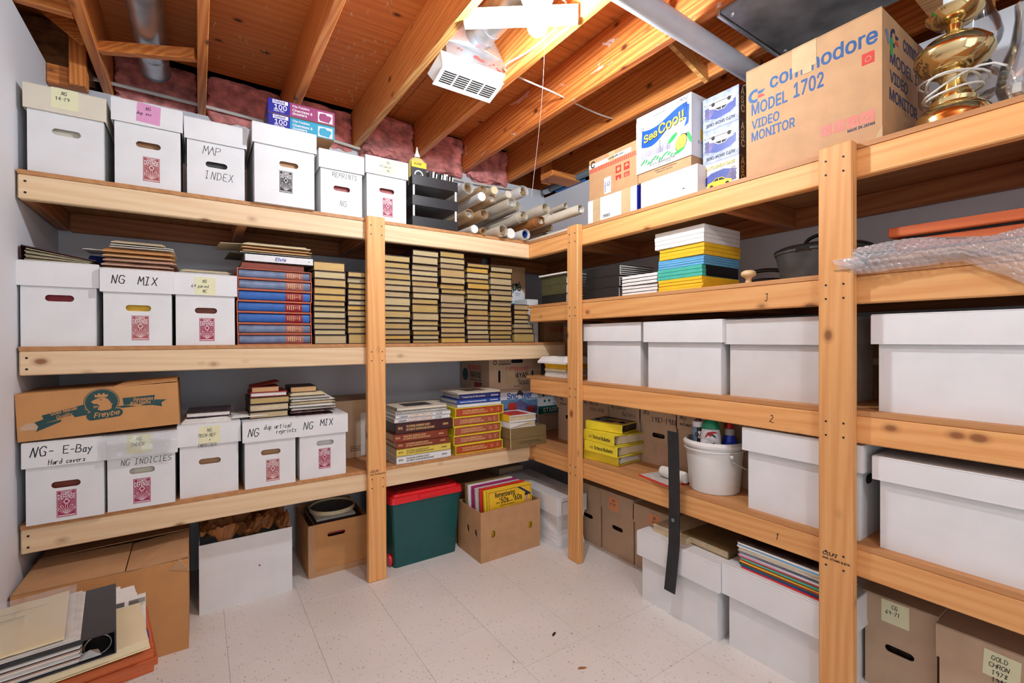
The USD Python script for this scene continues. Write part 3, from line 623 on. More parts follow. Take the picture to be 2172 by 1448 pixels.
# ---------------------------------------------------------------- books
def ordinal(i): return ['top', 'second', 'third', 'fourth', 'fifth', 'sixth', 'seventh', 'eighth', 'ninth', 'tenth', 'eleventh', 'twelfth', 'thirteenth', 'fourteenth', 'fifteenth', 'sixteenth'][i]
def book(label, loc, w, d, th, cover, pages, spine='back', rot=0, group=None, name='book', rx=0, ry=0, inset=.004, bt=.0036, cat='book'):
    """lies flat: w along x, d along y, th up; spine side one of front back left right"""
    t = thing(name, label, cat, loc, rot, group, rx=rx, ry=ry)
    q = [cb(0, w, 0, d, 0, bt, .0007), cb(0, w, 0, d, th - bt, th, .0007)]
    k = bt
    if spine in ('front', 'back'):
        ys = (0, k) if spine == 'front' else (d - k, d); q.append(cb(0, w, *ys, .0005, th - .0005, .0008)); X = (inset, w - inset); Y = (k, d - inset) if spine == 'front' else (inset, d - k)
    else:
        xs = (0, k) if spine == 'left' else (w - k, w); q.append(cb(*xs, 0, d, .0005, th - .0005, .0008)); Y = (inset, d - inset); X = (k, w - inset) if spine == 'left' else (inset, w - k)
    part('cover', cc(q), cover, t)
    part('page_block', bx(*X, *Y, bt, th - bt), pages, t)
    return t
RB = random.Random(11)
ST = [('touching the blue slipcased books', .462, .158, .405, [90, 70, 75, 70, 60, 50, 50, 60, 50, 55, 50, 85]),
      ('squeezed against the left post', .622, .160, .366, [45, 45, 45, 42, 45, 40, 40, 45, 42, 42, 52, 80]),
      ('just right of the left post', .7995, .1605, .470, [60, 55, 48, 58, 50, 55, 55, 75, 45, 65, 45, 58, 52, 42, 36]),
      ('second right of the left post', .964, .164, .512, [58, 75, 58, 52, 50, 52, 60, 55, 52, 82, 72, 50, 46, 45, 42, 35]),
      ('third right of the left post', 1.1325, .164, .522, [58, 55, 54, 80, 62, 52, 45, 86, 48, 50, 45, 50, 42, 55, 42, 55]),
      ('fourth right of the left post', 1.3005, .156, .47, [42, 52, 55, 42, 58, 48, 52, 46, 50, 55, 48, 46, 46, 44, 44, 36]),
      ('fifth right of the left post', 1.4615, .166, .462, [52, 58, 68, 48, 52, 58, 50, 48, 52, 48, 40, 50, 44, 42, 34])]
def pile(desc, x, w, H, wt, y0, z0, tail='stack'):
    s = sum(wt); z = z0 + H
    for i, k in enumerate(wt):
        th = H * k / s; z -= th
        jx = RB.uniform(0, .004); jy = RB.uniform(-.006, .008)
        book('gilt-edged dark book, %s in the stack %s' % ('at the top' if i == 0 else ordinal(i) + ' from the top', desc), (x + jx, y0 + jy, z), w - .005 - RB.uniform(0, .004), .235, th - .0006, 'cover_dark', 'gilt', RB.choice(['left', 'right']), group='gilt-edged books on the middle shelf', rot=RB.uniform(-.4, .4))
for a in ST: pile(*a[:5], 2.388, ZA[1])
z = ZA[1]
for i, (k, wd) in enumerate(zip([80, 42, 44, 34, 42, 40, 50], [.16, .15, .148, .115, .113, .112, .116])):
    th = .24 * k / 332
    book('gilt-edged dark book, %s of the short end stack near the corner' % ['bottom', 'second', 'third', 'fourth', 'fifth', 'sixth', 'top one'][i] if i else 'gilt-edged dark book at the bottom of the short end stack near the corner', (1.637, 2.39, z), wd, .235, th - .0006, 'cover_dark', 'gilt', 'right' if i < 3 else 'left', group='gilt-edged books on the middle shelf'); z += th
# blue slipcased books
def slipcased(label, z, th, worn, dx):
    t = thing('slipcased_book', label, 'book', (.1445 + dx, 2.386, z), 0, 'blue books in orange slipcases'); w, d = .308, .24
    part('slipcase', cc(bx(0, w, 0, d, 0, .0035), bx(0, w, 0, d, th - .0035, th), bx(0, .0035, 0, d, .0035, th - .0035), bx(w - .0035, w, 0, d, .0035, th - .0035), bx(.0035, w - .0035, d - .004, d, .0035, th - .0035)), 'slip_orange', t)
    A_ = np.linspace(0, np.pi, 9); pr = Polygon([(.012 - .008 * math.sin(a), th / 2 - (th / 2 - .005) * math.cos(a)) for a in A_] + [(.1, th - .005), (.1, .005)])
    m = trimesh.creation.extrude_polygon(pr, 1.0, engine='earcut')
    def strip(x0, x1, o): v = m.vertices; q = m.copy(); q.vertices = np.stack([x0 + (x1 - x0) * v[:, 2], v[:, 0] - o, v[:, 1]], 1); q.fix_normals(); return q
    s = part('book_block', strip(.006, w - .006, 0), 'blue_worn' if worn else 'blue_cloth', t)
    part('title_label', strip(.195, .27, .0008), 'label_worn' if worn else 'label_red', s)
    part('gilt_lettering', cc([bx(.204 + k * .0085, .207 + k * .0085, .0028, .004, th / 2 - hh, th / 2 + hh) for k, hh in enumerate((.009, .010, .012, .011, .004, .003, .01))]), 'gold_print', s)
SZ = [1.5515, 1.506, 1.456, 1.405, 1.355, 1.304, 1.256, 1.2075]
for i in range(7):
    slipcased(['top blue book in orange slipcase, under a brown board, clear wrapper', 'blue book in orange slipcase with silvery torn wrapper, second from top', 'bright blue slipcased book, uppermost of the three bright ones',
               'bright blue slipcased book, middle of the three bright ones', 'bright blue slipcased book, lowest of the three bright ones', 'silvery wrapped slipcased book showing blue at both ends, second from bottom', 'silvery wrapped slipcased book at the bottom of the blue stack'][i],
              SZ[i + 1], SZ[i] - SZ[i + 1] - .0005, i in (0, 1, 5, 6), (.001, .003, .002, -.001, 0, .001, .002)[i])
book('brown book lying between the white album and blue slipcased books', (.165, 2.41, 1.5525), .26, .22, .03, 'brown_cloth', 'paper', 'front')
t = thing('video_album', 'white clamshell album with blue script lettering on top of the blue books', 'album', (.172, 2.4, 1.584), -1)
part('case', cb(0, .297, 0, .21, 0, .036, .003), 'grey_dark', t); part('spine_card', bx(.006, .291, -.001, -.0001, .003, .033), 'white_card', t)
part('lettering', frz(text('Elvis', .0155, bold=True, shear=.25), .125, -.001, .0105), 'folder_blue', t); part('stud', bx(.27, .274, -.002, -.001, .016, .02), 'ink', t)
def envelope(label, loc, w, d, th, m, rot=0, rx=0, ry=0, cat='envelope', name='envelope', seed=1):
    t = thing(name, label, cat, loc, rot, rx=rx, ry=ry)
    def top(u, v): n = meshkit.fbm(np.stack([u * 4, v * 3, u * 0 + seed], 1), 3, seed); e = np.minimum(np.minimum(u, 1 - u), np.minimum(v, 1 - v)); k = np.clip(e * 14, .25, 1); return np.stack([u * w, v * d, th * k * (.75 + .25 * n)], 1)
    a = sheet(14, 10, top); b = a.copy(); b.vertices[:, 2] = 0; b.invert()
    E_ = [sheet(14, 2, lambda u, v: np.stack([u * w, v * 0, (1 - v) * 0 + v * 0 + v * top(u, v * 0)[:, 2]], 1))]
    s0 = sheet(14, 2, lambda u, v: np.stack([u * w, 0 * u, v * top(u, 0 * u)[:, 2]], 1)); s1 = sheet(14, 2, lambda u, v: np.stack([u * w, 0 * u + d, (1 - v) * top(u, 0 * u + 1)[:, 2]], 1))
    s2 = sheet(10, 2, lambda u, v: np.stack([0 * u, u * d, (1 - v) * top(0 * u, u)[:, 2]], 1)); s3 = sheet(10, 2, lambda u, v: np.stack([0 * u + w, u * d, v * top(0 * u + 1, u)[:, 2]], 1))
    part('paper', cc(a, b, s0, s1, s2, s3), m, t); return t
# papers over the plain white box, NG MIX box and blue books
z = 1.6215
for i, (lab, x, w, th, m, r) in enumerate([('dark flat folder directly on the white album', .12, .33, .006, 'olive_dark', 3), ('white papers under the manila envelopes above the white album', .16, .30, .007, 'paper', 1),
    ('lower manila envelope above the white album', .17, .29, .014, 'envelope', 0), ('middle manila envelope above the white album', .165, .30, .014, 'envelope', 1), ('top folded manila envelope above the white album', .172, .285, .016, 'manila', -1)]):
    envelope(lab, (x, 2.42, z), w, .23, th, m, r, seed=i); z += th + .0004
envelope('loose manila envelope poking out left above the white album', (.085, 2.47, 1.668), .16, .2, .007, 'manila', 4, ry=-3)
t = thing('photo_album', 'sagging maroon photo album with yellowed leaves on the plain box', 'album', (-.532, 2.40, 1.5235))
part('cover', cc(hull([(.0, y, z) for y in (0, .24) for z in (.0, .052)] + [(-.004, y, z) for y in (0, .24) for z in (.02, .045)]), hull([(0, y, .052) for y in (0, .24)] + [(.205, y, .012) for y in (0, .24)] + [(0, y, .056) for y in (0, .24)] + [(.205, y, .016) for y in (0, .24)])), 'maroon_cloth', t)
for i in range(9): part('album_leaf', hull([(.008 + .002 * (i % 3), y, zz) for y in (.004, .23) for zz in (.003 + i * .005, .0055 + i * .005)] + [(.195 - .003 * (i % 4), y, zz) for y in (.004, .23) for zz in (.001 + i * .0012, .0018 + i * .0012)]), ('paper_old', 'olive_dark', 'paper_old')[i % 3] if i % 3 else 'paper_old', t)
z = 1.5115
for i, (lab, x, w, th, m, r) in enumerate([('brown envelope at the bottom of the pile on the middle NG MIX box', -.306, .225, .012, 'envelope_pink', 0), ('plump pinkish envelope second from bottom on the middle NG MIX box', -.31, .228, .018, 'envelope_pink', 1),
    ('taped pinkish envelope third from bottom on the middle NG MIX box', -.305, .232, .017, 'envelope_pink', -1), ('tan envelope fourth from bottom on the middle NG MIX box', -.306, .228, .017, 'envelope', 1), ('thick orange-tan envelope fifth from bottom on the middle NG MIX box', -.307, .226, .02, 'kraft_orange', 0),
    ('white magazine above the tan envelopes on the middle NG MIX box', -.285, .205, .008, 'paper', -1), ('second white magazine, near the top of the envelope pile', -.282, .2, .008, 'paper', 1), ('crumpled plastic-wrapped tan envelope topping the pile on NG MIX', -.28, .17, .014, 'paper_old', 0)]):
    envelope(lab, (x, 2.385, z), w, .24, th, m, r, seed=20 + i); z += th + .0004
envelope('dark blue folder tucked behind the tan envelope pile', (-.375, 2.52, 1.5235), .14, .2, .06, 'navy_book', 0, seed=40)
envelope('white sheet sticking out left of the tan envelope pile', (-.37, 2.43, 1.585), .16, .12, .006, 'paper', -3, seed=41)
envelope('pale papers lying on the box beside the blue books', (-.072, 2.41, 1.5135), .205, .22, .012, 'paper_grey', 0, seed=42)
envelope('thin manila folder on the papers beside the blue books', (-.06, 2.44, 1.5265), .185, .2, .012, 'manila', 1, seed=43)

# ---------------------------------------------------------------- eagle carton and things on the lower boxes
t = thing('sausage_carton', 'orange-brown carton printed with a green eagle crest, tilted on boxes', 'carton', (-.532, 2.346, .8665), 0, ry=-2.2)
W, Dp, Hh = .468, .30, .172
b = part('carton_body', cc(panel_front(W, Hh), shell(W, Dp, Hh)), 'kraft_orange', t)
part('flap', cc(bx(.004, W - .004, .004, Dp - .004, Hh - .004, Hh)), 'kraft_orange', t)
part('flap', hull([(.27, 0, Hh), (W, 0, Hh + .004), (W, .1, Hh + .018), (.30, .1, Hh + .012), (.27, 0, Hh + .003), (W, 0, Hh + .007), (W, .1, Hh + .021), (.30, .1, Hh + .015)]), 'kraft_orange', t)
def pp(L, s=.000457, cx0=650, cy0=1100): return Polygon([((a - cx0) * s, -(b_ - cy0) * s) for a, b_ in L])
disc = Point(0, 0).buffer(.052, quad_segs=12); ring = Point(0, 0).buffer(.05, quad_segs=12).difference(Point(0, 0).buffer(.0475, quad_segs=12))
rib = unary_union([pp([(288, 1165), (538, 1108), (545, 1165), (305, 1228)]), pp([(245, 1215), (300, 1195), (310, 1228), (400, 1212), (395, 1230), (250, 1290), (265, 1250)]), pp([(470, 1185), (560, 1150), (560, 1195), (480, 1205)]),
                   pp([(785, 1082), (1005, 1078), (990, 1150), (790, 1142)]), pp([(1000, 1118), (1085, 1126), (1048, 1150), (1050, 1185), (985, 1165), (905, 1160), (920, 1150), (990, 1150)]), pp([(740, 1150), (800, 1145), (880, 1162), (780, 1165)])])
ey = frz(ext(unary_union([disc, rib]).difference(ring), .0004), .231, -.0001, .118); part('crest', ey, 'green_freybe', b)
eagle = unary_union([pp([(583, 1092), (600, 1078), (620, 1070), (640, 1062), (670, 1062), (692, 1080), (705, 1105), (712, 1130), (712, 1158), (690, 1172), (650, 1176), (620, 1160), (640, 1128), (618, 1112), (600, 1110), (592, 1102)]).difference(pp([(640, 1078), (652, 1076), (650, 1084), (640, 1085)])), pp([(610, 1058), (606, 1030), (622, 1042), (634, 1022), (650, 1040), (668, 1022), (676, 1044), (694, 1034), (688, 1060)])])
part('eagle_head', frz(ext(eagle, .0004), .231, -.0005, .118), 'kraft_orange', b)
lt = cc(tf(text('Gold Medal', .0125, bold=True, sx=.8, shear=.2, rot=12), (-.143, -.034, 0)), tf(text('Quality', .0125, bold=True, sx=.8, shear=.2, rot=12), (-.128, -.049, 0)), tf(text('Sausages', .0125, bold=True, sx=.8, shear=.2, rot=-2), (.092, -.006, 0)), tf(text('and Hams', .0125, bold=True, sx=.8, shear=.2, rot=-2), (.082, -.0195, 0)), tf(text('Since 1844', .009, bold=True, sx=.85, shear=.25, rot=6), (-.026, -.021, 0)))
part('lettering', frz(lt, .231, -.0005, .118), 'kraft_orange', b)
pl = LineString([(-.035, 0), (.04, .006)]).buffer(.0155); part('name_plate', frz(ext(pl, .0004), .236, -.0009, .067), 'green_freybe', b)
part('lettering', frz(tf(text('Freybe', .018, bold=True, sx=.95, shear=.3, rot=4), (-.032, -.006, 0)), .236, -.0013, .066), 'kraft_orange', b)
part('torn_patch', frz(ext(pp([(165, 1270), (160, 1245), (205, 1215), (240, 1220), (262, 1245), (255, 1275)]), .0004), .231, -.0006, .118), 'kraft_pale', b)
envelope('white bubble mailer lying on the TECH REF box lid', (-.06, 2.40, .8725), .18, .2, .02, 'paper_white', -2, seed=50)
book('white-paged book with plum cover, lying on the TECH REF box', (-.045, 2.425, .8935), .165, .2, .022, 'plum', 'paper', 'back', rot=-3, name='book')
envelope('white folded paper left of the dark book pile', (.12, 2.42, .8765), .15, .15, .012, 'paper', 5, seed=51)
book('gold-edged dark book, lowest of the pile on the reprints box', (.192, 2.43, .8645), .165, .2, .031, 'cover_dark', 'gilt', 'left'); book('pale-edged dark book, second from bottom on the reprints box', (.194, 2.435, .896), .166, .2, .034, 'cover_dark', 'paper_old', 'left'); book('gold-edged dark book, third from bottom on the reprints box', (.195, 2.43, .9305), .168, .2, .032, 'cover_dark', 'gilt', 'left', rot=1)
book('red hardcover with white pages on the dark book pile', (.198, 2.44, .963), .155, .19, .022, 'red_book', 'paper', 'left', rot=-1)
t = book('orange-edged paperback with its cover flipping open, topping the dark pile', (.205, 2.44, .9855), .115, .17, .024, 'red_book', 'envelope', 'left', bt=.001)
part('open_cover', hull([(.004, y, .0245) for y in (0, .17)] + [(.118, y, .044) for y in (0, .17)] + [(.118, y, .0455) for y in (0, .17)]), 'red_book', t)
z = .862
for i, (lab, m, th, w) in enumerate([('purplish magazine at the bottom of the pile on the lower NG MIX box', 'plum', .014, .195), ('worn magazine second in the pile on the lower NG MIX box', 'mag_cover', .013, .2), ('grey magazine third in the pile on the lower NG MIX box', 'paper_grey', .014, .205), ('white magazine fourth in the pile on the lower NG MIX box', 'paper', .014, .208), ('ivory magazine fifth in the pile on the lower NG MIX box', 'paper_old', .013, .205),
    ('pale booklet sixth in the pile on the lower NG MIX box', 'paper', .012, .2), ('greyish booklet seventh in the pile on the lower NG MIX box', 'paper_grey', .014, .185), ('tan booklet topping the magazine pile, under the small book', 'manila', .014, .16)]):
    envelope(lab, (.36 + (i % 3) * .004, 2.42, z), w, .22, th, m, (i % 3 - 1) * 1.5, seed=60 + i, cat='magazine', name='magazine'); z += th + .0006
book('small orange-edged paperback with photo cover topping the magazine pile', (.368, 2.44, z), .118, .17, .026, 'dark_photo', 'envelope', 'left', bt=.001)
t = thing('wax_carton', 'grey-brown carton with tan tape behind the lower NG MIX box', 'carton', (.618, 2.66, ZA[2])); part('carton_body', cb(0, .29, 0, .3, 0, .325, .003), 'kraft_pale', t)
part('tape', bx(.10, .17, -.0008, -.0001, .23, .325), 'tape_tan', t); part('paper_strip', bx(.145, .175, -.0016, -.0009, .01, .25), 'paper', t)
part('lettering', frz(cc(*[tf(text(s, .0065, bold=True), (0, -i * .011, 0)) for i, s in enumerate(('COATED WITH', 'PETROLEUM', 'WAX OR RESIN'))]), .085, -.0001, .06), 'ink', t)

# ---------------------------------------------------------------- bottom back shelf, right of the post
z0 = ZA[2]
def spine_book(label, x0, x1, y, z, th, cover, pages, lines=(), ink='gold_print', d=.23, rot=0, band=None):
    w = x1 - x0; t = book(label, (x0, y, z), w, d, th, cover, pages, 'front', rot=rot, group=None, inset=.005)
    for (s, sx0, sw, sz, sh, col) in lines:
        m = fit(s, sw * w, sh * th, bold=True); part('lettering', frz(m, sx0 * w, -.0001, sz * th), col or ink, t + '/cover')
    return t
NG1 = [('THE NATIONAL GEOGRAPHIC SOCIETY', .17, .42, .56, .2, None), ('100 YEARS OF ADVENTURE AND DISCOVERY', .17, .5, .26, .2, None), ('BRYAN', .04, .07, .42, .24, None)]
hg = [('ABRAMS', .82, .1, .42, .2, None)]
spine_book('white thick book at the bottom of the stack by the left post', .868, 1.188, 2.375, z0, .042, 'white_card', 'paper_grey', NG1 + hg, 'olive_dark')
spine_book('yellow spined book, second from bottom in the stack by the left post', .868, 1.186, 2.375, z0 + .0425, .038, 'yellow_book', 'paper_grey', NG1 + hg, 'olive_dark')
spine_book('brown book just above the yellow one by the left post', .868, 1.178, 2.376, z0 + .081, .037, 'brown_cloth', 'paper_old', NG1 + hg)
spine_book('brown book just beneath the maroon one by the left post', .852, 1.166, 2.374, z0 + .1185, .043, 'brown_cloth', 'paper_old', NG1 + hg, rot=-.5)
spine_book('thick dark maroon book in the stack by the left post', .864, 1.196, 2.372, z0 + .162, .058, 'maroon_cloth', 'grey_dark', NG1 + hg)
LL = [('LOUIS LAMOUR', .24, .42, .25, .55, 'envelope'), ('YONDERING', .06, .15, .3, .3, 'ink'), ('LEATHER', .72, .12, .35, .3, 'grey_dark')]
spine_book('lower of two white paperbacks with orange capitals on the spine', .860, 1.185, 2.38, z0 + .2205, .022, 'white_card', 'paper_grey', LL)
spine_book('upper of two white paperbacks with orange capitals on the spine', .866, 1.19, 2.382, z0 + .243, .02, 'white_card', 'paper_grey', LL)
t = thing('spiral_notebook', 'spiral-bound booklet in the stack by the left post', 'notebook', (.872, 2.388, z0 + .2635)); part('pages', cb(0, .3, .008, .22, 0, .016, .001), 'paper_grey', t)
part('wire_spiral', cc([tube([(.006 + i * .0088, .006 + .0095 * math.sin(a), .008 + .0095 * math.cos(a)) for a in np.linspace(0, 6.28, 10)], .0011, 5) for i in range(34)]), 'screw_steel', t)
t = spine_book('cream softcover with dark cover picture topping the stack by the post', .878, 1.168, 2.39, z0 + .282, .018, 'cream_card', 'paper_grey')
part('cover_picture', bx(.06, .22, .03, .15, .0181, .0186), 'grey_dark', t)
def slip_case2(label, x0, x1, y, z, th, col, rot, d=.24):
    t = thing('slipcased_book', label, 'book', (x0, y, z), rot, 'rust books in yellow slipcases'); w = x1 - x0
    part('slipcase', cc(bx(0, w, 0, d, 0, .004), bx(0, w, 0, d, th - .004, th), bx(0, .004, 0, d, .004, th - .004), bx(w - .004, w, 0, d, .004, th - .004), bx(.004, w - .004, d - .004, d, .004, th - .004)), 'yellow_card', t)
    s = part('spine', cb(.006, w - .006, .002, .2, .005, th - .005, .003), col, t)
    for (q, sx0, sw, sz, sh) in [('THE NATIONAL GEOGRAPHIC SOCIETY', .14, .46, .54, .17), ('100 YEARS OF ADVENTURE AND DISCOVERY', .14, .52, .3, .17), ('11', .87, .035, .36, .32)]:
        part('lettering', frz(fit(q, sw * w, sh * th, bold=True), sx0 * w, .0019, sz * th), 'gold_print', s)
    part('emblem_ring', frz(ext(Point(.245, th * .47).buffer(.009).difference(Point(.245, th * .47).buffer(.0065)), .0004), 0, .0019, 0), 'gold_print', s)
for i, (n, x0, x1, c) in enumerate([('lowest of the five yellow slipcases, bright rust spine', 1.222, 1.542, 'rust_cloth'), ('second lowest of the five yellow slipcases, dull rose spine', 1.212, 1.53, 'rose_cloth'), ('middle one of the five yellow slipcases, rose-brown spine', 1.214, 1.536, 'rose_cloth'), ('second highest of the five yellow slipcases, faded spine', 1.208, 1.52, 'rose_cloth'), ('topmost of the five yellow slipcases, orange-rust spine', 1.222, 1.55, 'rust_cloth')]):
    slip_case2(n, x0, x1, 2.383 + .003 * (i % 2), z0 + .0005 + i * .0535, .053, c, (i % 3 - 1) * .7)
z = z0 + .0005 + 5 * .0535
spine_book('white thin book lying directly on the yellow slipcases', 1.236, 1.535, 2.385, z, .02, 'white_card', 'paper', ())
spine_book('bright blue softcover on the white thin book', 1.234, 1.53, 2.386, z + .0205, .026, 'blue_book', 'paper', [('Treasure Cove Dreams and Economy M. Bailie', .06, .6, .35, .3, 'white_print'), ('Bart Brooks', .76, .18, .35, .3, 'white_print')])
spine_book('dark navy softcover above the bright blue one', 1.25, 1.532, 2.386, z + .047, .029, 'navy_book', 'paper_grey', [('Treasures in Mountains', .06, .55, .35, .3, 'paper_grey'), ('Bart Brooks', .76, .18, .35, .3, 'white_print')])
t = spine_book('cream magazine topping the slipcase stack', 1.24, 1.53, 2.388, z + .0765, .012, 'cream_card', 'paper'); part('cover_picture', bx(.08, .22, .04, .16, .0121, .0126), 'mag_cover', t)
def olive(label, z, th, txt, dx):
    t = thing('book_box', label, 'box', (1.555 + dx, 2.312, z), -1); w = .272
    part('carton', cb(0, w, 0, .25, 0, th, .002), 'olive_box', t)
    part('edge_wear', cb(-.0008, .003, -.0008, .003, 0, th, .0005), 'paper_old', t)
    if txt: part('lettering', frz(cc(cx(fit('THE NATIONAL GEOGRAPHIC SOCIETY', .15, .006, bold=True)), tf(cx(fit('100 YEARS OF ADVENTURE AND DISCOVERY', .17, .006, bold=True)), (0, -.010, 0)), tf(cx(text('CANADA', .005, bold=True)), (0, -.02, 0))), w * .53, -.0001, .035), 'olive_dark', t)
olive('olive-brown book box with small dark lettering, bottom of two', z0 + .0005, .058, True, 0); olive('plain olive-brown book box on top of the lettered one', z0 + .059, .063, False, -.002)
t = book('white-wrapped book on the olive boxes', (1.556, 2.325, z0 + .1225), .2, .18, .04, 'white_card', 'paper_old', 'left'); part('jacket_flap', hull([(.004, -.0006, .004), (.16, -.0006, .03), (.004, -.0006, .034), (.004, -.0001, .004), (.16, -.0001, .03), (.004, -.0001, .034)]), 'paper', t)
t = book('yellow-spined book with red cover picture topping the olive boxes', (1.556, 2.325, z0 + .163), .205, .2, .036, 'white_card', 'paper_old', 'left')
part('spine_wrap', bx(-.0008, -.0001, .0, .2, 0, .036), 'gold_yellow', t); part('cover_picture', bx(.02, .16, .02, .16, .0361, .0368), 'ink_red', t); part('cover_band', bx(.0, .02, 0, .2, .0361, .0368), 'gold_yellow', t)
# cartons in the corner behind
def carton(name, label, loc, w, d, h, m, rot=0, holes=(), group=None, side=None, top=True):
    t = thing(name, label, 'carton', loc, rot, group); b = part('carton_body', cc(panel_front(w, h, holes), shell(w, d, h), [bx(.004, w - .004, .004, d - .004, h - .004, h)] if top else []), m, t)
    if holes: part('dark_inside', bx(.01, w - .01, .012, .03, .01, h - .01), 'black', t)  # black block stands in for the shade inside the carton
    return t, b
t = thing('paper_stack', 'flat newspapers and flaps piled behind the book stacks, striped top', 'paper stack', (.87, 2.68, z0)); part('carton_body', cb(0, .62, 0, .28, 0, .22, .003), 'kraft_pale', t)
for i in range(7): part('folded_newspaper', tf(cb(0, .07, 0, .27, 0, .006, .001), (.02 + i * .085, .005, .2205 + (i % 2) * .0015), 0), ('grey_dark', 'kraft_dark')[i % 2], t)
part('flap', hull([(.02, -.02, .221), (.26, .0, .262), (.02, .2, .225), (.26, .2, .262), (.02, -.02, .224), (.26, .0, .265)]), 'kraft', t)
t, b = carton('fruit_carton', 'white carton with large navy lettering behind the spiral notebook stack', (1.0, 2.64, z0), .30, .036, .29, 'cream_card'); part('lettering', frz(fit('Independent', .27, .042, bold=True), .03, -.0001, .235), 'folder_blue', b)
t, b = carton('fruit_carton', 'small white carton end peeking past the left post', (.80, 2.58, z0), .155, .09, .275, 'grey_card')
t, b = carton('fruit_carton', 'apple carton with mountain picture and red apples', (1.59, 2.6, ZB[3]), .396, .38, .324, 'kraft_pale')
part('printed_panel', bx(.05, .392, -.0006, -.0001, .06, .30), 'white_print', b); part('picture', bx(.083, .386, -.0012, -.0007, .07, .252), 'sky_print', b)
def fl(poly, x, z, m, o, parent, name='picture'): return part(name, frz(ext(poly, .0004), x, -o, z), m, parent)
fl(Polygon([(.12, .19), (.2, .235), (.24, .245), (.3, .21), (.36, .2), (.386, .19), (.386, .15), (.09, .15), (.09, .18)]), 0, 0, 'violet_print', .0013, b)
ap = unary_union([Point(-.012, 0).buffer(.024), Point(.012, 0).buffer(.024), affinity.scale(Point(0, -.012).buffer(.028), .9, 1.0)])
fl(ap, .172, .205, 'ink_red', .0018, b); fl(affinity.scale(ap, .8, .8), .325, .175, 'ink_red', .0018, b); fl(affinity.scale(ap, .7, .7), .105, .175, 'deep_blue', .0018, b)
part('lettering', frz(cc(fit('Snc', .09, .04, bold=True), tf(fit('hier', .085, .04, bold=True), (.125, 0, 0))), .13, -.0012, .255), 'flag_blue', b)
part('black_smudge', frz(ext(unary_union([Point(.235, .295).buffer(.016), Point(.25, .285).buffer(.013), Point(.222, .287).buffer(.01)]), .0004), 0, -.0013, 0), 'grey_dark', b)
part('lettering', frz(text('PRODUCT OF U.S.A.', .009, bold=True), .29, -.0013, .238), 'white_print', b)
t, b = carton('fruit_carton', 'white carton with green stars and a dark green lettered band', (1.992, 2.62, ZB[3]), .28, .34, .33, 'kraft_pale')
part('printed_panel', bx(.008, .276, -.0006, -.0001, .123, .326), 'white_print', b); part('printed_band', bx(.008, .276, -.0012, -.0007, .124, .18), 'green_dark', b); part('lettering', frz(text('STARR', .03, bold=True), .05, -.0012, .135), 'white_print', b)
star = Polygon([((.016 if i % 2 == 0 else .0065) * math.sin(i * math.pi / 5), (.016 if i % 2 == 0 else .0065) * math.cos(i * math.pi / 5)) for i in range(10)])
for sx, sz in ((.055, .258), (.066, .216), (.106, .217), (.118, .258), (.16, .25)): fl(star, sx, sz, 'green_dark', .0008, b, 'printed_star')
part('lettering', frz(text('16', .014, bold=True), .14, -.0008, .186), 'ink_blue', b); part('lettering', frz(cc(bx(0, .12, 0, .0025, 0, .0005)), .06, -.0002, .11), 'olive_dark', b)
t, b = carton('papaya_carton', 'pale carton lettered CARIBBEAN RED PAPAYAS on two faces, in the corner', (1.569, 2.58, .8935), .425, .385, .205, 'kraft_pale', holes=[LineString([(.079, .055), (.079, .12)]).buffer(.009), LineString([(.352, .05), (.352, .11)]).buffer(.008), LineString([(.185, .185), (.26, .185)]).buffer(.012)])
part('lettering', frz(fit('CARIBBEAN RED', .19, .032), .13, -.0001, .115), 'ink_red', b); part('lettering', frz(fit('PAPAYAS', .17, .036, bold=True), .14, -.0001, .072), 'ink', b)
part('tape_patch', frz(ext(Polygon([(.125, .035), (.2, .03), (.205, .1), (.205, .125), (.135, .13), (.14, .08)]), .0005), 0, -.0006, 0), 'tape_tan', b)
part('lettering', frz(cc(text('INC', .008, bold=True), tf(text('PAPAYA INC. INC', .011, bold=True), (0, -.016, 0)), tf(text('SAN PEDRO', .011, bold=True), (.01, -.031, 0)), tf(text('CA. CR.', .009, bold=True), (-.03, -.046, 0))), .225, -.0001, .057), 'ink', b)
part('printed_band', frz(cc(ext(sbox(0, 0, .1, .007), .0004), tf(fit('TROPICALS', .09, .014), (.003, .012, 0)), ext(Point(-.025, .015).buffer(.015).difference(Point(-.025, .015).buffer(.009)), .0004)), .07, -.0001, .165), 'grey_dark', b)
part('lettering', lf(tf(fit('CARIBBEAN RED', .19, .032), (.09, .125, 0)), -.0001, .385), 'ink_red', b); part('lettering', lf(tf(fit('PAPAYAS', .15, .045, bold=True), (.13, .07, 0)), -.0001, .385), 'ink', b)
part('lettering', lf(ext(sbox(.13, .055, .29, .06), .0004), -.0001, .385), 'ink', b)
part('printed_papaya', lf(ext(affinity.scale(Point(.06, .09).buffer(.04), 1, 1.1), .0004), -.0001, .385), 'green_freybe', b); part('printed_papaya', lf(ext(sbox(.19, .0, .29, .045), .0004), -.0005, .385), 'red_book', b)
t, b = carton('tall_carton', 'tall brown carton with a blue and white base panel at the shelf corner', (1.632, 2.66, ZA[1]), .285, .3, .525, 'kraft')
part('lettering', frz(fit('copé', .15, .06, bold=True), .10, -.0001, .36), 'green_freybe', b); part('printed_panel', frz(ext(Polygon([(.0, .2), (.28, .2), (.28, .34), (.255, .37), (0, .37)]), .0005), 0, -.0001, 0), 'white_print', b); part('printed_band', bx(0, .28, -.0012, -.0007, .22, .27), 'folder_teal', b)
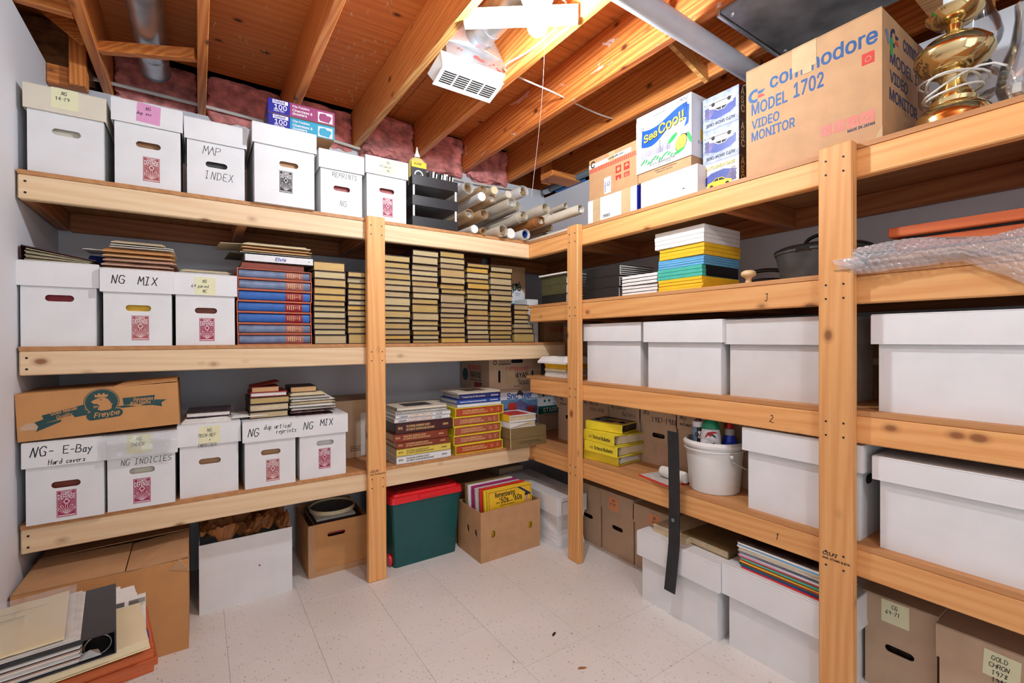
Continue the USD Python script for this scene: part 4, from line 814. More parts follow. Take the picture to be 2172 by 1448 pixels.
part('printed_roundel', frz(ext(Point(.15, .31).buffer(.025), .0004), 0, -.0007, 0), 'folder_teal', b); part('lettering', frz(cc(text('PRODUCT', .007), tf(text('of U.S.A.', .007), (0, -.012, 0))), .2, -.0007, .335), 'grey_dark', b); part('hand_hole', frz(ext(Point(.212, .40).buffer(.012), .0006), 0, -.0001, 0), 'black', b)  # hand hole is a flat black disc, its inner shade painted on
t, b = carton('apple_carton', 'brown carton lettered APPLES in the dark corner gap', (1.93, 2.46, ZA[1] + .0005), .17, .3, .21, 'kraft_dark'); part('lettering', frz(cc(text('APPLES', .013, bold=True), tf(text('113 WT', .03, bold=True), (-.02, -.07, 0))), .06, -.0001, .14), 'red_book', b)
t, b = carton('small_white_box', 'small white carton end beside the tall brown carton', (1.80, 2.475, ZA[1] + .0005), .09, .15, .285, 'white_card')
def kbox(label, y, x, w=.225, h=.298, d=.36, hand_=(), hole=False, m='kraft_pale', z=ZB[3], lh=.085, note=None, group=None):
    return comic_box(label, (x, y, z), -90, w=w, d=d, h=h, lh=lh, over=.003, m=m, hole=hole, inside='dark_photo', lidw=hand_, note=note, name='storage_box', hz=.155, group=group)
kbox('brown box lettered NG 19 in the dark gap at the shelf corner', 2.51, 2.105, .23, .32, .24, [('NG', .03, .02, .27, .002), ('194', .028, .06, .235, .002)], z=ZB[2])
XR = 1.978
kbox('brown box with a black handle hole just left of the corner post', 2.372, XR, .222, hand_=[('NG', .022, .03, .26, .002), ('National', .014, .03, .232, .0016)], hole=True)
kbox('brown box lettered 1976-1978 behind the corner post', 2.138, XR, .222, hand_=[('NG', .024, .02, .26, .002), ('May-oct', .02, .07, .262, .0018), ('1976-1978', .02, .07, .225, .0018)])
kbox('brown box lettered School, behind the yellow binders', 1.905, XR, .222, hand_=[('NG School', .022, .015, .262, .0018), ('Bulletin', .022, .1, .228, .0018)])
kbox('brown box lettered NG 1987-1988 beside the yellow binders', 1.676, XR, .222, hand_=[('NG', .03, .02, .258, .0026), ('1987-1988', .026, .075, .225, .0026)], hole=True)
kbox('brown box lettered NG volumes behind the caulking tube', 1.445, XR, .222, hand_=[('NG', .028, .015, .26, .0026), ('volumes', .018, .015, .232, .0022), ('1980s', .02, .12, .228, .0022)])
kbox('brown box lettered NG 1985 behind the bucket', 1.214, XR, .222, hand_=[('NG', .03, .02, .255, .0026), ('1985', .026, .11, .228, .0026)])
# ---------------------------------------------------------------- right-hand bottom shelf
zb = ZB[3]
def ring_binder(label, loc, rot, m, w=.235, d=.26, th=.05, text_=None, open_=0, pic=False, name='ring_binder', pages='paper'):
    """lies flat; spine on the front (local -y), rings seen at the right end"""
    t = thing(name, label, 'binder', loc, rot)
    c = part('cover', cc(cb(0, w, 0, .003, 0, th, .001), cb(0, w, .003, d, 0, .003, .001), hull([(x, y, z) for x in (0, w) for y, z in ((.001, th - .003), (.001, th), (d, th * (1 - open_) - .003), (d, th * (1 - open_)))])), m, t)
    part('pages', hull([(x, y, z) for x in (.008, w - .01) for y, z in ((.03, .006), (.045, th - .008), (d - .012, .006), (d - .012, th * (1 - open_) - .008))]), pages, t)
    for x in (.03, w * .5, w - .02): part('ring', tube([(x, .022 + .016 * math.sin(a), th * .5 + .02 * math.cos(a)) for a in np.linspace(0, 6.28, 14)], .0016, 6), 'screw_steel', t)
    if text_: part('lettering', frz(cc(text(text_, .017, sx=.8, bold=True), tf(cc(ext(sbox(0, 0, .026, .002), .0005), ext(sbox(.004, .008, .026, .010), .0005)), (-.034, .002, 0))), .075, -.0001, th * .32), 'ink', c)
    if pic:
        o = [part('cover_photo', hull([(x, y, th + .0004 - open_ * th * (y - .001) / (d - .001) + dz) for x in (a0, a1) for y in (b0, b1) for dz in (0, .0006)]), mm, c) for a0, a1, b0, b1, mm in ((.01, .075, .03, .12, 'sky_print'), (.08, .15, .03, .10, 'dark_photo'), (.155, .225, .03, .12, 'envelope_pink'), (.01, .1, .125, .25, 'dark_photo'), (.105, .225, .125, .25, 'plum'), (.02, .05, .05, .09, 'ink_red'), (.17, .21, .05, .09, 'sky_paper'))]
    return t
ring_binder('yellow binder at the very bottom of the binder pile, photo cover', (1.77, 1.905, zb), -84, 'yellow_card', open_=.45, th=.05, pic=True)
ring_binder('lower of two yellow binders with black spine lettering', (1.755, 1.885, zb + .051), -88, 'yellow_card', text_='School Bulletin', th=.055, open_=.1, pages='paper_old')
ring_binder('upper of two yellow binders with black spine lettering', (1.765, 1.90, zb + .107), -92, 'yellow_card', text_='School Bulletin', th=.055, open_=.1, pages='paper_old')
ring_binder('photo-covered binder topping the yellow binder pile', (1.785, 1.905, zb + .163), -80, 'yellow_card', th=.045, open_=.0, pic=True, pages='dark_photo')
t = thing('magazine', 'thin red-edged magazine on the shelf under the black strip', 'magazine', (1.755, 1.505, zb), -100); part('pages', cb(0, .2, 0, .17, 0, .006, .001), 'red_card', t); part('cover', bx(.004, .196, .006, .168, .0061, .0066), 'paper_grey', t)
t = thing('sandpaper_block', 'small white crumpled paper roll beside the bucket', 'paper roll', (1.80, 1.42, zb + .007), -95); part('wrap', tf(lathe([(0, 0), (.024, 0), (.026, .03), (.025, .08), (.027, .12), (.024, .14), (0, .14)], 12), (0, .02, .026), 90, (0, 1, 0)), 'paper', t, smooth=40)
bc = (1.875, 1.185, zb)
t = thing('bucket', 'dirty white plastic bucket holding bottles on the right bottom shelf', 'bucket', bc)
part('shell', lathe([(0, 0), (.098, 0), (.102, .004), (.116, .175), (.116, .178), (.124, .18), (.124, .186), (.117, .188), (.117, .196), (.127, .198), (.128, .208), (.122, .218), (.117, .22), (.114, .216), (.113, .18), (.1, .008), (0, .008)], 48), 'bucket_white', t, smooth=35)
part('handle', tube([(.128 * math.cos(a) , .128 * math.sin(a) , .165 - .075 * abs(math.sin((a + 2.2) * 1.0)) ) for a in np.linspace(-2.0, 1.1, 26)], .003, 8), 'pvc_white', t, smooth=True)
for a in (-2.0, 1.1): part('handle_lug', tf(trimesh.creation.icosphere(2, .009), (.124 * math.cos(a), .124 * math.sin(a), .168)), 'bucket_white', t)
zi = zb + .008
def flat_bottle(label, loc, rot, prof, m, capm=None, cap=None, sx=1.0, sy=.6, name='bottle', tilt=0):
    t = thing(name, label, 'bottle', loc, rot, ry=tilt)
    def sq(p): q = lathe(p, 28); q.vertices[:, 0] *= sx; q.vertices[:, 1] *= sy; return q
    b = part('body', sq(prof), m, t, smooth=40)
    if cap: part('cap', sq(cap), capm, t, smooth=40)
    return t, b
t = thing('caulk_tube', 'white and blue caulking tube with a black nozzle in the bucket', 'tube', (bc[0] - .048, bc[1] + .045, zi + .002), 213)
part('cartridge', lathe([(0, 0), (.024, 0), (.0245, .005), (.0245, .272), (.026, .274), (.026, .285), (.02, .288), (0, .288)], 28), 'white_print', t, smooth=35); part('nozzle', lathe([(.0, .289), (.012, .289), (.011, .30), (.005, .37), (.003, .39), (0, .391)], 16), 'iron_black', t, smooth=40)
def wrapm(r, z0_, z1_, a0, a1, n=12):
    A_ = np.linspace(a0, a1, n); v = [(r * math.cos(a), r * math.sin(a), z_) for z_ in (z0_, z1_) for a in A_]; return thick(trimesh.Trimesh(v, [(i, i + 1, n + i + 1) for i in range(n - 1)] + [(i, n + i + 1, n + i) for i in range(n - 1)], process=False), .0004)
part('label', wrapm(.0251, .03, .262, -0.30, 0.90), 'black', t); part('label', wrapm(.0251, .03, .262, -1.70, -0.35), 'sky_print', t); part('label', wrapm(.0254, .03, .16, -0.20, 0.80), 'folder_blue', t); part('label', wrapm(.0255, .165, .175, -0.30, 0.90), 'gold_print', t)
part('brand_patch', wrapm(.0256, .215, .245, -0.05, 0.85), 'white_print', t)
def wraptext(m, r, amid, z_):
    m = m.copy(); v = m.vertices; xm = (m.bounds[0][0] + m.bounds[1][0]) / 2; a = amid + (v[:, 0] - xm) / r; m.vertices = np.stack([(r + v[:, 2]) * np.cos(a), (r + v[:, 2]) * np.sin(a), z_ + v[:, 1]], 1); return m
part('lettering', wraptext(text('DAP', .017, bold=True), .0262, 0.4, .222), 'ink', t)
t, b = flat_bottle('white cleaner bottle with green cap and red swoosh in the bucket', (bc[0] - .05, bc[1] - .015, zi), -60, [(0, 0), (.036, 0), (.04, .01), (.042, .19), (.041, .235), (.035, .262), (.026, .272), (0, .272)], 'white_print', 'green_cap', [(.0355, .2625), (.034, .278), (.024, .296), (.013, .306), (0, .308)], 1.0, .62)
part('roundel', tf(wraptext(ext(Point(0, 0).buffer(.024), .0004), .0425, -1.57, .222), (0, .0155, 0)), 'green_freybe', b)
part('lettering', tf(wraptext(cx(text('Vim', .019, bold=True)), .0432, -1.57, .208), (0, .0155, 0)), 'white_print', b); part('red_dot', tf(wraptext(ext(Point(0, .018).buffer(.006), .0004), .0432, -1.57, .222), (0, .0155, 0)), 'red_gloss', b)
part('red_swoosh', tf(wraptext(ext(Polygon([(-.036, .0), (-.03, .022), (-.012, .036), (.012, .04), (.03, .034), (.012, .033), (-.01, .026), (-.024, .01), (-.03, -.02)]), .0004), .0427, -1.57, .215), (0, .0155, 0)), 'red_gloss', b)
flat_bottle('straw-coloured bottle with dark green cap behind the white cleaner bottle', (bc[0] + .045, bc[1] + .015, zi), -60, [(0, 0), (.034, 0), (.04, .01), (.04, .16), (.039, .23), (.03, .272), (.022, .284), (0, .284)], 'straw_gloss', 'green_dark', [(.022, .2845), (.023, .305), (.02, .312), (0, .312)], 1.0, .7)
t, b = flat_bottle('blue bottle with a red pointed cap on the right of the bucket', (bc[0] + .022, bc[1] - .058, zi), -60, [(0, 0), (.026, 0), (.03, .01), (.031, .19), (.026, .215), (.019, .235), (0, .235)], 'blue_gloss', 'red_gloss', [(.0175, .263), (.013, .28), (.006, .305), (.004, .318), (0, .319)], 1.0, .85)
part('shoulder', lathe([(.02, .2355), (.0205, .25), (.018, .2625), (0, .2625)], 24), 'paper_grey', b, smooth=40)
t = thing('rubber_strip', 'long black rubber strip hanging from the right bottom shelf to the floor boxes', 'strip', (1.698, 1.293, .125), -90)
def stripf(u, v): s = u; zz = s * .70; return np.stack([v * .054 + .0 + .05 * (0) + np.where(s < .3, (.3 - s) * -.06, 0), .0 + .010 * np.sin(s * 3.0) + np.where(s > .62, (s - .62) * .0, 0), zz], 1)
part('strip', thick(sheet(30, 5, stripf), .005), 'rubber_black', t, smooth=40)
part('paper_clip', cb(.02, .034, -.004, -.001, .31, .325, .001), 'screw_steel', t)
t5 = comic_box('white box between the bucket and the right post, bottom shelf', (1.772, .976, zb), -90, w=.366, d=.5, h=.314, lh=.085, over=.012, hole=False)
part('side_hole', rt(ext(LineString([(.07, .19), (.09, .19)]).buffer(.016), .0006), .3661), 'black', t5)  # flat black patch painted for the shade in the handle hole
comic_box('big white box right of the right post on the bottom shelf', (1.776, .556, zb), -90, w=.40, d=.5, h=.288, lh=.07, over=.012, hole=False)
# ---------------------------------------------------------------- third shelf
z3 = ZB[2]
comic_box('white box beside the corner post on the third shelf', (1.795, 1.899, z3), -90, w=.374, d=.5, h=.314, lh=.09, over=.012, hole=False)
comic_box('middle white box of three on the third shelf', (1.782, 1.467, z3), -90, w=.372, d=.5, h=.312, lh=.092, over=.012, hole=False)
comic_box('off-white box just left of the right post on the third shelf', (1.80, 1.066, z3), -90, w=.38, d=.5, h=.308, lh=.096, over=.012, hole=False, m='grey_card')
t8 = comic_box('large white box right of the right post on the third shelf', (1.785, .562, z3), -90, w=.42, d=.5, h=.306, lh=.09, over=.012, hole=False)
part('raw_edge', bx(-.0175, -.0163, -.014, .3, .212, .303), 'card_edge', t8 + '/lid')
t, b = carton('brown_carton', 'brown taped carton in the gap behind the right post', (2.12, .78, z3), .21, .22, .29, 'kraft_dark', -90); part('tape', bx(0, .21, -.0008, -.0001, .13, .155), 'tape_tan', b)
zz = z3
for i, (lab, m, th) in enumerate([('white paperback at the bottom of the pile left of the corner post', 'paper', .018), ('white and black booklet second in the pile by the corner post', 'paper_grey', .018), ('tan booklet third in the pile by the corner post', 'manila', .016), ('yellow magazine beneath the other yellow one by the corner post', 'gold_yellow', .016), ('yellow magazine under the white plastic bag by the corner post', 'gold_yellow', .014)]):
    t = thing('magazine', lab, 'magazine', (1.80 + .006 * (i % 2), 2.29, zz), -90); part('pages', cb(0, .2, 0, .17, 0, th - .0006, .001), m, t); zz += th
envelope('white plastic bag lying on the pile left of the corner post', (1.775, 2.33, zz + .0005), .27, .2, .05, 'paper_white', -90, seed=77, cat='plastic bag', name='plastic_bag')
# ---------------------------------------------------------------- second shelf
z2 = ZB[1]
def black_binder(label, loc, rot, m, th=.055, w=.235, d=.27):
    t = thing('ring_binder', label, 'binder', loc, rot)
    part('cover', cc(cb(0, w, 0, .004, 0, th, .001), cb(0, w, .004, d, 0, .003, .001), cb(0, w, .004, d, th - .003, th, .001)), m, t); part('pages', bx(.006, w - .004, .012, d - .004, .0035, th - .0035), 'paper_white', t)
    for k in range(4): part('tab_divider', bx(w - .0035, w - .001, .015, d - .01, .008 + k * .011, .0125 + k * .011), 'ink', t)
for i, (lab, m) in enumerate([('black binder at the bottom, left of the corner post', 'black'), ('dark olive binder in the middle, left of the corner post', 'olive_dark'), ('dark olive binder on top, left of the corner post', 'olive_dark')]):
    black_binder(lab, (1.80 + .004 * i, 2.315 + .008 * i, z2 + .0002 + i * .0585), -90 + i, m, .058, .228)
t = thing('booklet', 'white booklet on top of the olive binders at the corner', 'booklet', (1.79, 2.335, z2 + .1765), -88); part('pages', cb(0, .25, 0, .2, 0, .01, .001), 'paper', t)
for i, lab in enumerate(['black binder at the bottom, right of the corner post', 'black binder in the middle, right of the corner post', 'black binder on top, right of the corner post']):
    black_binder(lab, (1.80 + .003 * i, 1.925 - .004 * i, z2 + .0002 + i * .0575), -90 - i * .8, 'black', .057, .25)
zz = z2 + .0002
for i, lab in enumerate(['bottom', 'second', 'third', 'fourth', 'fifth', 'top']):
    t = thing('comb_bound_booklet', 'white comb-bound booklet, %s of six beside the coloured paper stack' % lab if lab != 'top' else 'white comb-bound booklet on top of six beside the coloured paper', 'booklet', (1.80, 1.652, zz), -90 + (i % 3 - 1) * .8, 'white comb-bound booklets')
    part('pages', cb(.004, .222, 0, .25, .0012, .0158, .001), 'paper_white', t); part('cover', bx(0, .224, -.001, .252, 0, .0011), 'ink', t); part('comb', cc([tube([(.004, .02 + k * .02, .002), (-.006, .02 + k * .02, .004), (-.006, .02 + k * .02, .012), (.004, .02 + k * .02, .0155)], .0025, 6) for k in range(11)]), 'iron_black', t); zz += .0172
RP = random.Random(8)
zz = z2 + .0002
for i, (lab, m, th, y0, y1, nn) in enumerate([('bottom yellow ream of the coloured paper stack', 'gold_yellow', .058, 1.424, 1.19, 4), ('teal ream of the coloured paper stack', 'teal_paper', .05, 1.428, 1.193, 3), ('sky blue ream of the coloured paper stack', 'sky_paper', .042, 1.426, 1.185, 4), ('upper yellow ream of the coloured paper stack', 'gold_yellow', .052, 1.418, 1.18, 3), ('thick white ream topping the coloured paper stack', 'paper_white', .078, 1.438, 1.177, 4)]):
    t = thing('paper_ream', lab, 'paper', (1.80 - .008 * (i == 4), y0, zz), -90 + (.6 * (i % 3) - .6)); w = y0 - y1; h0 = 0
    for k in range(nn):
        hk = th / nn; part('sheaf', cb(RP.uniform(0, .004), w - RP.uniform(0, .004), RP.uniform(0, .004), .285 - RP.uniform(0, .006), h0, h0 + hk - .0008, .0012), m, t); h0 += hk
    if i == 0: part('glossy_wrap', bx(w, w + .0008, .004, .28, .003, th - .003), 'gold_yellow', t)
    if i == 1: part('black_box', bx(w - .003, w + .001, .03, .28, .002, th - .002), 'iron_black', t)
    zz += th
t = thing('turned_stamp', 'small turned maple stamp standing on the second shelf', 'knob', (1.792, .985, z2)); part('turning', lathe([(0, 0), (.012, 0), (.0125, .004), (.010, .016), (.014, .024), (.025, .03), (.028, .037), (.026, .046), (.016, .052), (0, .054)], 32), 'maple', t, smooth=True)
t = thing('iron_pot', 'grey cast-iron pot with lid half hidden by the right post', 'pot', (2.06, .835, z2))
part('body', lathe([(0, 0), (.128, 0), (.136, .006), (.16, .118), (.165, .122), (.165, .13), (.152, .13), (.128, .012), (0, .01)], 48), 'cast_iron', t, smooth=35); part('lid', lathe([(.166, .131), (.167, .137), (.15, .146), (.09, .158), (0, .163), (0, .131)], 48), 'iron_black', t, smooth=35)
part('lid_handle', tube(spline([(.0, .065, .155), (.0, .05, .185), (0, 0, .198), (0, -.05, .185), (0, -.065, .155)], 20), .007, 10), 'iron_black', t, smooth=True)
part('side_spout', hull([(-.155, -.03, .112), (-.155, .03, .112), (-.172, -.02, .128), (-.172, .02, .128), (-.15, -.03, .128), (-.15, .03, .128)]), 'cast_iron', t)
t = thing('frying_pan', 'black iron frying pans behind the pot, two curved handles showing', 'pan', (2.20, .93, z2))
part('pan', lathe([(0, 0), (.075, 0), (.085, .03), (.083, .03), (.073, .004), (0, .004)], 36), 'iron_black', t, smooth=35); part('pan', tf(lathe([(0, 0), (.07, 0), (.08, .03), (.078, .03), (.068, .004), (0, .004)], 36), (0, 0, .034)), 'iron_black', t, smooth=35)
part('handle', tube(spline([(-.06, .05, .03), (-.10, .12, .045), (-.12, .20, .042)], 14), .008, 8), 'iron_black', t, smooth=True); part('handle', tube(spline([(-.05, .05, .066), (-.09, .12, .088), (-.115, .215, .082)], 14), .0085, 8), 'iron_black', t, smooth=True)
t = thing('wooden_tray', 'reddish cherry picture frame stack lying on the second shelf', 'frame', (1.80, .545, z2 + .056), -94, ry=1.2)
part('upper_frame', cb(0, .75, 0, .36, .043, .073, .003), 'cherry_x', t); part('lower_frame', cb(.015, .74, .008, .35, 0, .034, .003), 'cherry_x', t); part('spacer', bx(.03, .72, .02, .34, .034, .043), 'black', t)
t = thing('picture_board', 'thin brown boards beneath the bubble wrap on the second shelf', 'board', (1.77, .60, z2), -90); part('board', cb(0, .8, 0, .5, 0, .022, .002), 'kraft_dark', t); part('board', cb(.01, .8, .01, .5, .023, .045, .002), 'kraft', t)
t = thing('bubble_wrap', 'clear bubble wrap draped over the shelf edge at the right', 'bubble wrap', (1.735, .63, z2), -90)
def bub(nu=330, nv=130):
    def f(u, v):
        L_ = .72; x = u * L_; s = v
        top = .062 + .045 * np.clip((u - .45) / .3, 0, 1) + .012 * np.sin(u * 9); drop = -.010 + .0 - np.clip((u - .38) / .28, 0, 1) * .115
        yy = np.where(s < .55, -.012 - .018 * np.sin(s * 5.7) - .012 * np.sin(u * 14) * s, -.012 + (s - .55) * .5)
        zz_ = np.where(s < .55, drop + (top - drop) * (s / .55), top + .02 * np.sin((s - .55) * 3))
        n = meshkit.fbm(np.stack([u * 9, v * 4, u * 0], 1), 3, 4)
        p = np.stack([x, yy + .016 * (n - .5), zz_ + .014 * (n - .5)], 1)
        sp = .0195; a = x / sp; b_ = np.where(s < .55, s / .55 * (top - drop), (top - drop) + (s - .55) * .5) / (sp * .866)
        row = np.floor(b_); da = a - np.round(a - .5 * (row % 2)) - .5 * (row % 2); db = (b_ - np.floor(b_) - .5) * .866
        h = np.sqrt(np.clip(.42 ** 2 - da ** 2 - db ** 2, 0, None)) / .42
        p[:, 1] -= .005 * h; p[:, 2] += .002 * h; return p
    return sheet(nu, nv, f)
part('film', bub(), 'bubble_film', t, smooth=True)
a = np.linspace(0, 2 * np.pi, 15); part('rolled_end', sheet(15, 15, lambda u, v: np.stack([-.02 + .07 * v + .008 * np.sin(u * 20), -.02 + (.021 + .005 * np.sin(u * 25 + v * 9)) * np.sin(u * 2 * np.pi), .02 + (.022 + .005 * np.sin(u * 31)) * np.cos(u * 2 * np.pi)], 1)), 'bubble_film', t, smooth=True)

# ---------------------------------------------------------------- top right shelf
z1 = ZB[0]
t, b = carton('white_taped_box', 'flat white box with two tan tape strips under the small striped carton', (1.80, 1.896, z1), .352, .3, .142, 'white_card', -90)
for x0, x1 in ((.04, .095), (.245, .305)): part('tape', cc(bx(x0, x1, -.0008, -.0001, 0, .142), bx(x0, x1, 0, .3, .142, .1426)), 'tape_tan', b)
part('blue_edge', bx(.347, .3528, -.0012, .3, 0, .14), 'folder_blue', b); part('printed_stamp', frz(cc(ext(sbox(0, 0, .05, .014).difference(sbox(.002, .002, .048, .012)), .0004), tf(text('FRAGILE', .007, bold=True), (.006, .0035, 0))), .115, -.0001, .03), 'ink', b)
t, b = carton('striped_carton', 'small brown carton with red diagonal stripes and red icons', (1.802, 1.888, z1 + .1432), .342, .26, .222, 'kraft', -90)
stripes = unary_union([Polygon([(x, .148), (x + .006, .148), (x + .012, .172), (x + .006, .172)]) for x in np.arange(.002, .33, .0125)])
part('red_stripes', frz(ext(stripes, .0004), 0, -.0001, 0), 'ink_red', b); part('red_stripes', rt(ext(unary_union([Polygon([(x, .15), (x + .006, .15), (x + .012, .174), (x + .006, .174)]) for x in np.arange(.004, .24, .0125)]), .0004), .3421), 'ink_red', b)
part('white_tape', frz(ext(Polygon([(0, .173), (.3, .176), (.3, .2), (0, .196)]), .0004), 0, -.0001, 0), 'white_print', b); part('tape', bx(.15, .19, -.0012, -.0005, .17, .222), 'tape_tan', b)
part('lettering', frz(cc(text('C', .034, bold=True), tf(text('handle with care', .010, bold=True), (.13, .008, 0))), .012, -.0006, .176), 'ink', b); part('lettering', rt(tf(text('C', .04, bold=True), (.03, .166, 0)), .3426), 'ink', b)
for ix in (0, 1):
    for iz in (0, 1):
        q = sbox(0, 0, .037, .037 if iz else .024)
        if iz: q = q.difference(Point(.0185, .019).buffer(.011) if ix == 0 else unary_union([Point(.0185, .018).buffer(.013).intersection(sbox(0, .018, .04, .04)), sbox(.0175, .006, .0195, .02)]))
        else: q = q.difference(Polygon([(.008, 0), (.0185, .016), (.029, 0)]) if ix == 0 else unary_union([sbox(.007, .002, .012, .018), sbox(.016, .002, .021, .018), sbox(.025, .002, .03, .018)]))
        part('printed_icon', frz(ext(q, .0004), .197 + ix * .056, -.0001, .096 if iz else .06), 'ink_red', b)
part('label', bx(.115, .163, -.0008, -.0001, .01, .095), 'white_print', b); part('lettering', frz(tf(text('C:', .02, bold=True, rot=90), (.02, 0, 0)), .136, -.0008, .046), 'ink_blue', b); part('lettering', frz(tf(text('monitor', .011, bold=True, rot=90), (.01, 0, 0)), .118, -.0008, .018), 'ink_blue', b)
t, b = carton('white_flat_box', 'low white carton under the lemon carton', (1.80, 1.524, z1), .31, .33, .142, 'white_card', -90); part('printed_dot', bx(.235, .245, -.0006, -.0001, .05, .054), 'ink', b)
t = thing('lemon_carton', 'white carton with a blue flag and yellow lemon picture', 'carton', (1.80, 1.541, z1 + .1432), -90); w = .308
b = part('kraft_base', cc(panel_front(w - .012, .2), shell(w - .012, .33, .2)), 'kraft', t); b_v = None
l = part('white_cover', cc(cb(-.006, w - .006 + .0, -.006, .336, .296, .32, .0015), bx(-.006, w - .006, -.006, -.001, .044, .296), bx(-.006, w - .006, .331, .336, .044, .296), bx(-.006, -.001, -.001, .331, .044, .296), bx(w - .011, w - .006, -.001, .331, .044, .296)), 'white_card', t)
part('lettering', frz(cc(fit('SUNDAY LEMON ASSOCIATION', .12, .006), tf(fit('PRODUCE OF THE U.S.A.', .09, .005), (.01, -.01, 0))), .1, -.0001, .03), 'ink', b)
def lem(poly, m, o, name='picture_print'): return part(name, frz(ext(poly, .0004), 0, -.006 - o, 0), m, l)
FX = np.linspace(0, 1, 16)
flag = Polygon([(.026 + .25 * u, .166 + .045 * u - .022 * math.sin(u * 6.0)) for u in FX] + [(.03 + .252 * u, .243 + .03 * u - .014 * math.sin(u * 5.2)) for u in FX[::-1]])
lem(flag, 'flag_blue', .0001); lem(Polygon([(.279, .275), (.292, .27), (.288, .19), (.265, .178), (.276, .21)]), 'flag_blue', .0001)
for hx, hz in ((.034, .25), (.268, .277)): lem(Point(hx, hz).buffer(.008).difference(Point(hx, hz).buffer(.006)), 'ink', .0006)
part('lettering', frz(cc(tf(text('Sea', .034, bold=True, shear=.12, rot=8), (.042, .178, 0)), tf(text('Cool!', .042, bold=True, shear=.12, rot=9), (.128, .19, 0))), 0, -.0066, 0), 'ink', l)
part('lettering', frz(cc(tf(text('Sea', .034, bold=True, shear=.12, rot=8), (.0395, .181, 0)), tf(text('Cool!', .042, bold=True, shear=.12, rot=9), (.1255, .193, 0))), 0, -.0071, 0), 'lemon', l)
lem(unary_union([affinity.rotate(affinity.scale(Point(.25, .115).buffer(.036), .78, 1.06), -30), Point(.274, .14).buffer(.009)]), 'ink', .0001); lem(affinity.rotate(affinity.scale(Point(.25, .115).buffer(.033), .78, 1.06), -30), 'lemon', .0006)
lem(unary_union([affinity.rotate(affinity.scale(Point(.205, .15).buffer(.022), 1.3, .45), 35), affinity.rotate(affinity.scale(Point(.293, .125).buffer(.02), .4, 1.4), 20), affinity.rotate(affinity.scale(Point(.24, .08).buffer(.02), 1.5, .35), 15)]), 'leaf_green', .001)
lem(unary_union([affinity.rotate(affinity.scale(Point(.255, .163).buffer(.009), 1.2, .6), k * 60, origin=(.252, .163)) for k in range(6)]), 'white_print', .0015)
lem(unary_union([sbox(.026 + i * .0056, .108, .029 + i * .0056, .128 + .012 * abs(math.sin(i * .9))) for i in range(31)]), 'violet_print', .0001)
lem(unary_union([affinity.rotate(affinity.scale(Point(.03 + i * .013, .086 + .01 * math.sin(i * 1.3)).buffer(.011), 1, .35), 40 + 20 * math.sin(i)) for i in range(14)]), 'leaf_green', .0001)
lem(LineString([(.135, .13), (.135, .165)]).buffer(.0012), 'grey_dark', .0006); lem(LineString([(.095, .292), (.165, .292)]).buffer(.001), 'ink', .0001)
part('lettering', frz(tf(fit('LEMONS', .055, .012), (.23, .297, 0)), 0, -.0061, 0), 'ink', l); part('lettering', frz(cc(tf(fit('SATICOY LEMON ASSOCIATION', .14, .0075, bold=True), (.075, .062, 0)), tf(fit('SANTA PAULA CALIFORNIA', .1, .0055), (.095, .053, 0))), 0, -.0061, 0), 'ink', l)
part('side_sticker', rt(ext(sbox(.06, .12, .09, .17), .0005), w - .0059), 'gold_yellow', l); part('handwriting', rt(tf(hand('9-95', .018, .0014), (.04, .1, 0)), w - .0059), 'ink', l)
def show_case(label, i, flip):
    t = thing('model_car_box', label, 'box', (1.86, 1.228, z1 + .1452 * i), -90, 'model car boxes'); w, h, d = .166, .145, .2
    b = part('carton', cb(0, w, 0, d, 0, h, .0012), 'case_blue' if flip else 'grey_card', t); part('side_print', bx(w, w + .0006, .001, d - .001, .001, h - .001), 'case_brown', b)
    part('lettering', rt(cc(*[tf(text(c, .03, bold=True), (.012, .108 - k * .036, 0)) for k, c in enumerate('ASC')]), w + .0007), 'gold_print' if not flip else 'paper', b)
    def q(m): m = m.copy(); v = m.vertices; m.vertices = np.stack([w - v[:, 0], h - v[:, 1], v[:, 2]], 1) if flip else v; return m
    def add(n, poly, mm, o): part(n, frz(q(ext(poly, .0004)), 0, -o, 0), mm, b)
    add('picture_sky', Polygon([(.012, .03), (.15, .022), (.154, .09), (.10, .106), (.04, .1), (.014, .085)]), 'deep_blue', .0001); add('picture_stand', Polygon([(.012, .03), (.15, .022), (.152, .046), (.014, .05)]), 'white_print', .0002)
    add('picture_shade', Polygon([(.10, .05), (.153, .046), (.154, .09), (.13, .098)]), 'violet_print', .0003)
    add('car', Polygon([(.022, .046), (.03, .038), (.128, .036), (.136, .044), (.134, .054), (.112, .06), (.092, .073), (.064, .074), (.046, .062), (.024, .058)]), 'car_pale' if flip else 'car_yellow', .0007)
    add('car_shadow', Polygon([(.026, .0355), (.134, .033), (.134, .037), (.03, .04)]), 'cover_dark', .0006)
    add('car_window', Polygon([(.05, .062), (.065, .0715), (.09, .0705), (.107, .06)]), 'ink', .0011); add('car_pillar', sbox(.075, .06, .078, .073), 'car_pale' if flip else 'car_yellow', .0015)
    for wx in (.042, .115): add('car_wheel', Point(wx, .04).buffer(.0085), 'ink', .0011)
    add('spec_lines', unary_union([sbox(.134, .03 + k * .0065, .158 - (k % 3) * .004, .0315 + k * .0065) for k in range(12)]), 'ink', .0007)
    part('lettering', frz(q(tf(fit('AUTO SHOW CASE', .132, .0125, bold=True), (.016, .118, 0))), 0, -.0001, 0), 'ink' if flip else 'gold_yellow', b)
    if not flip: part('lettering', frz(tf(fit('AUTO SHOW CASE', .132, .0125, bold=True), (.0165, .1165, 0)), 0, -.00005, 0), 'ink', b)
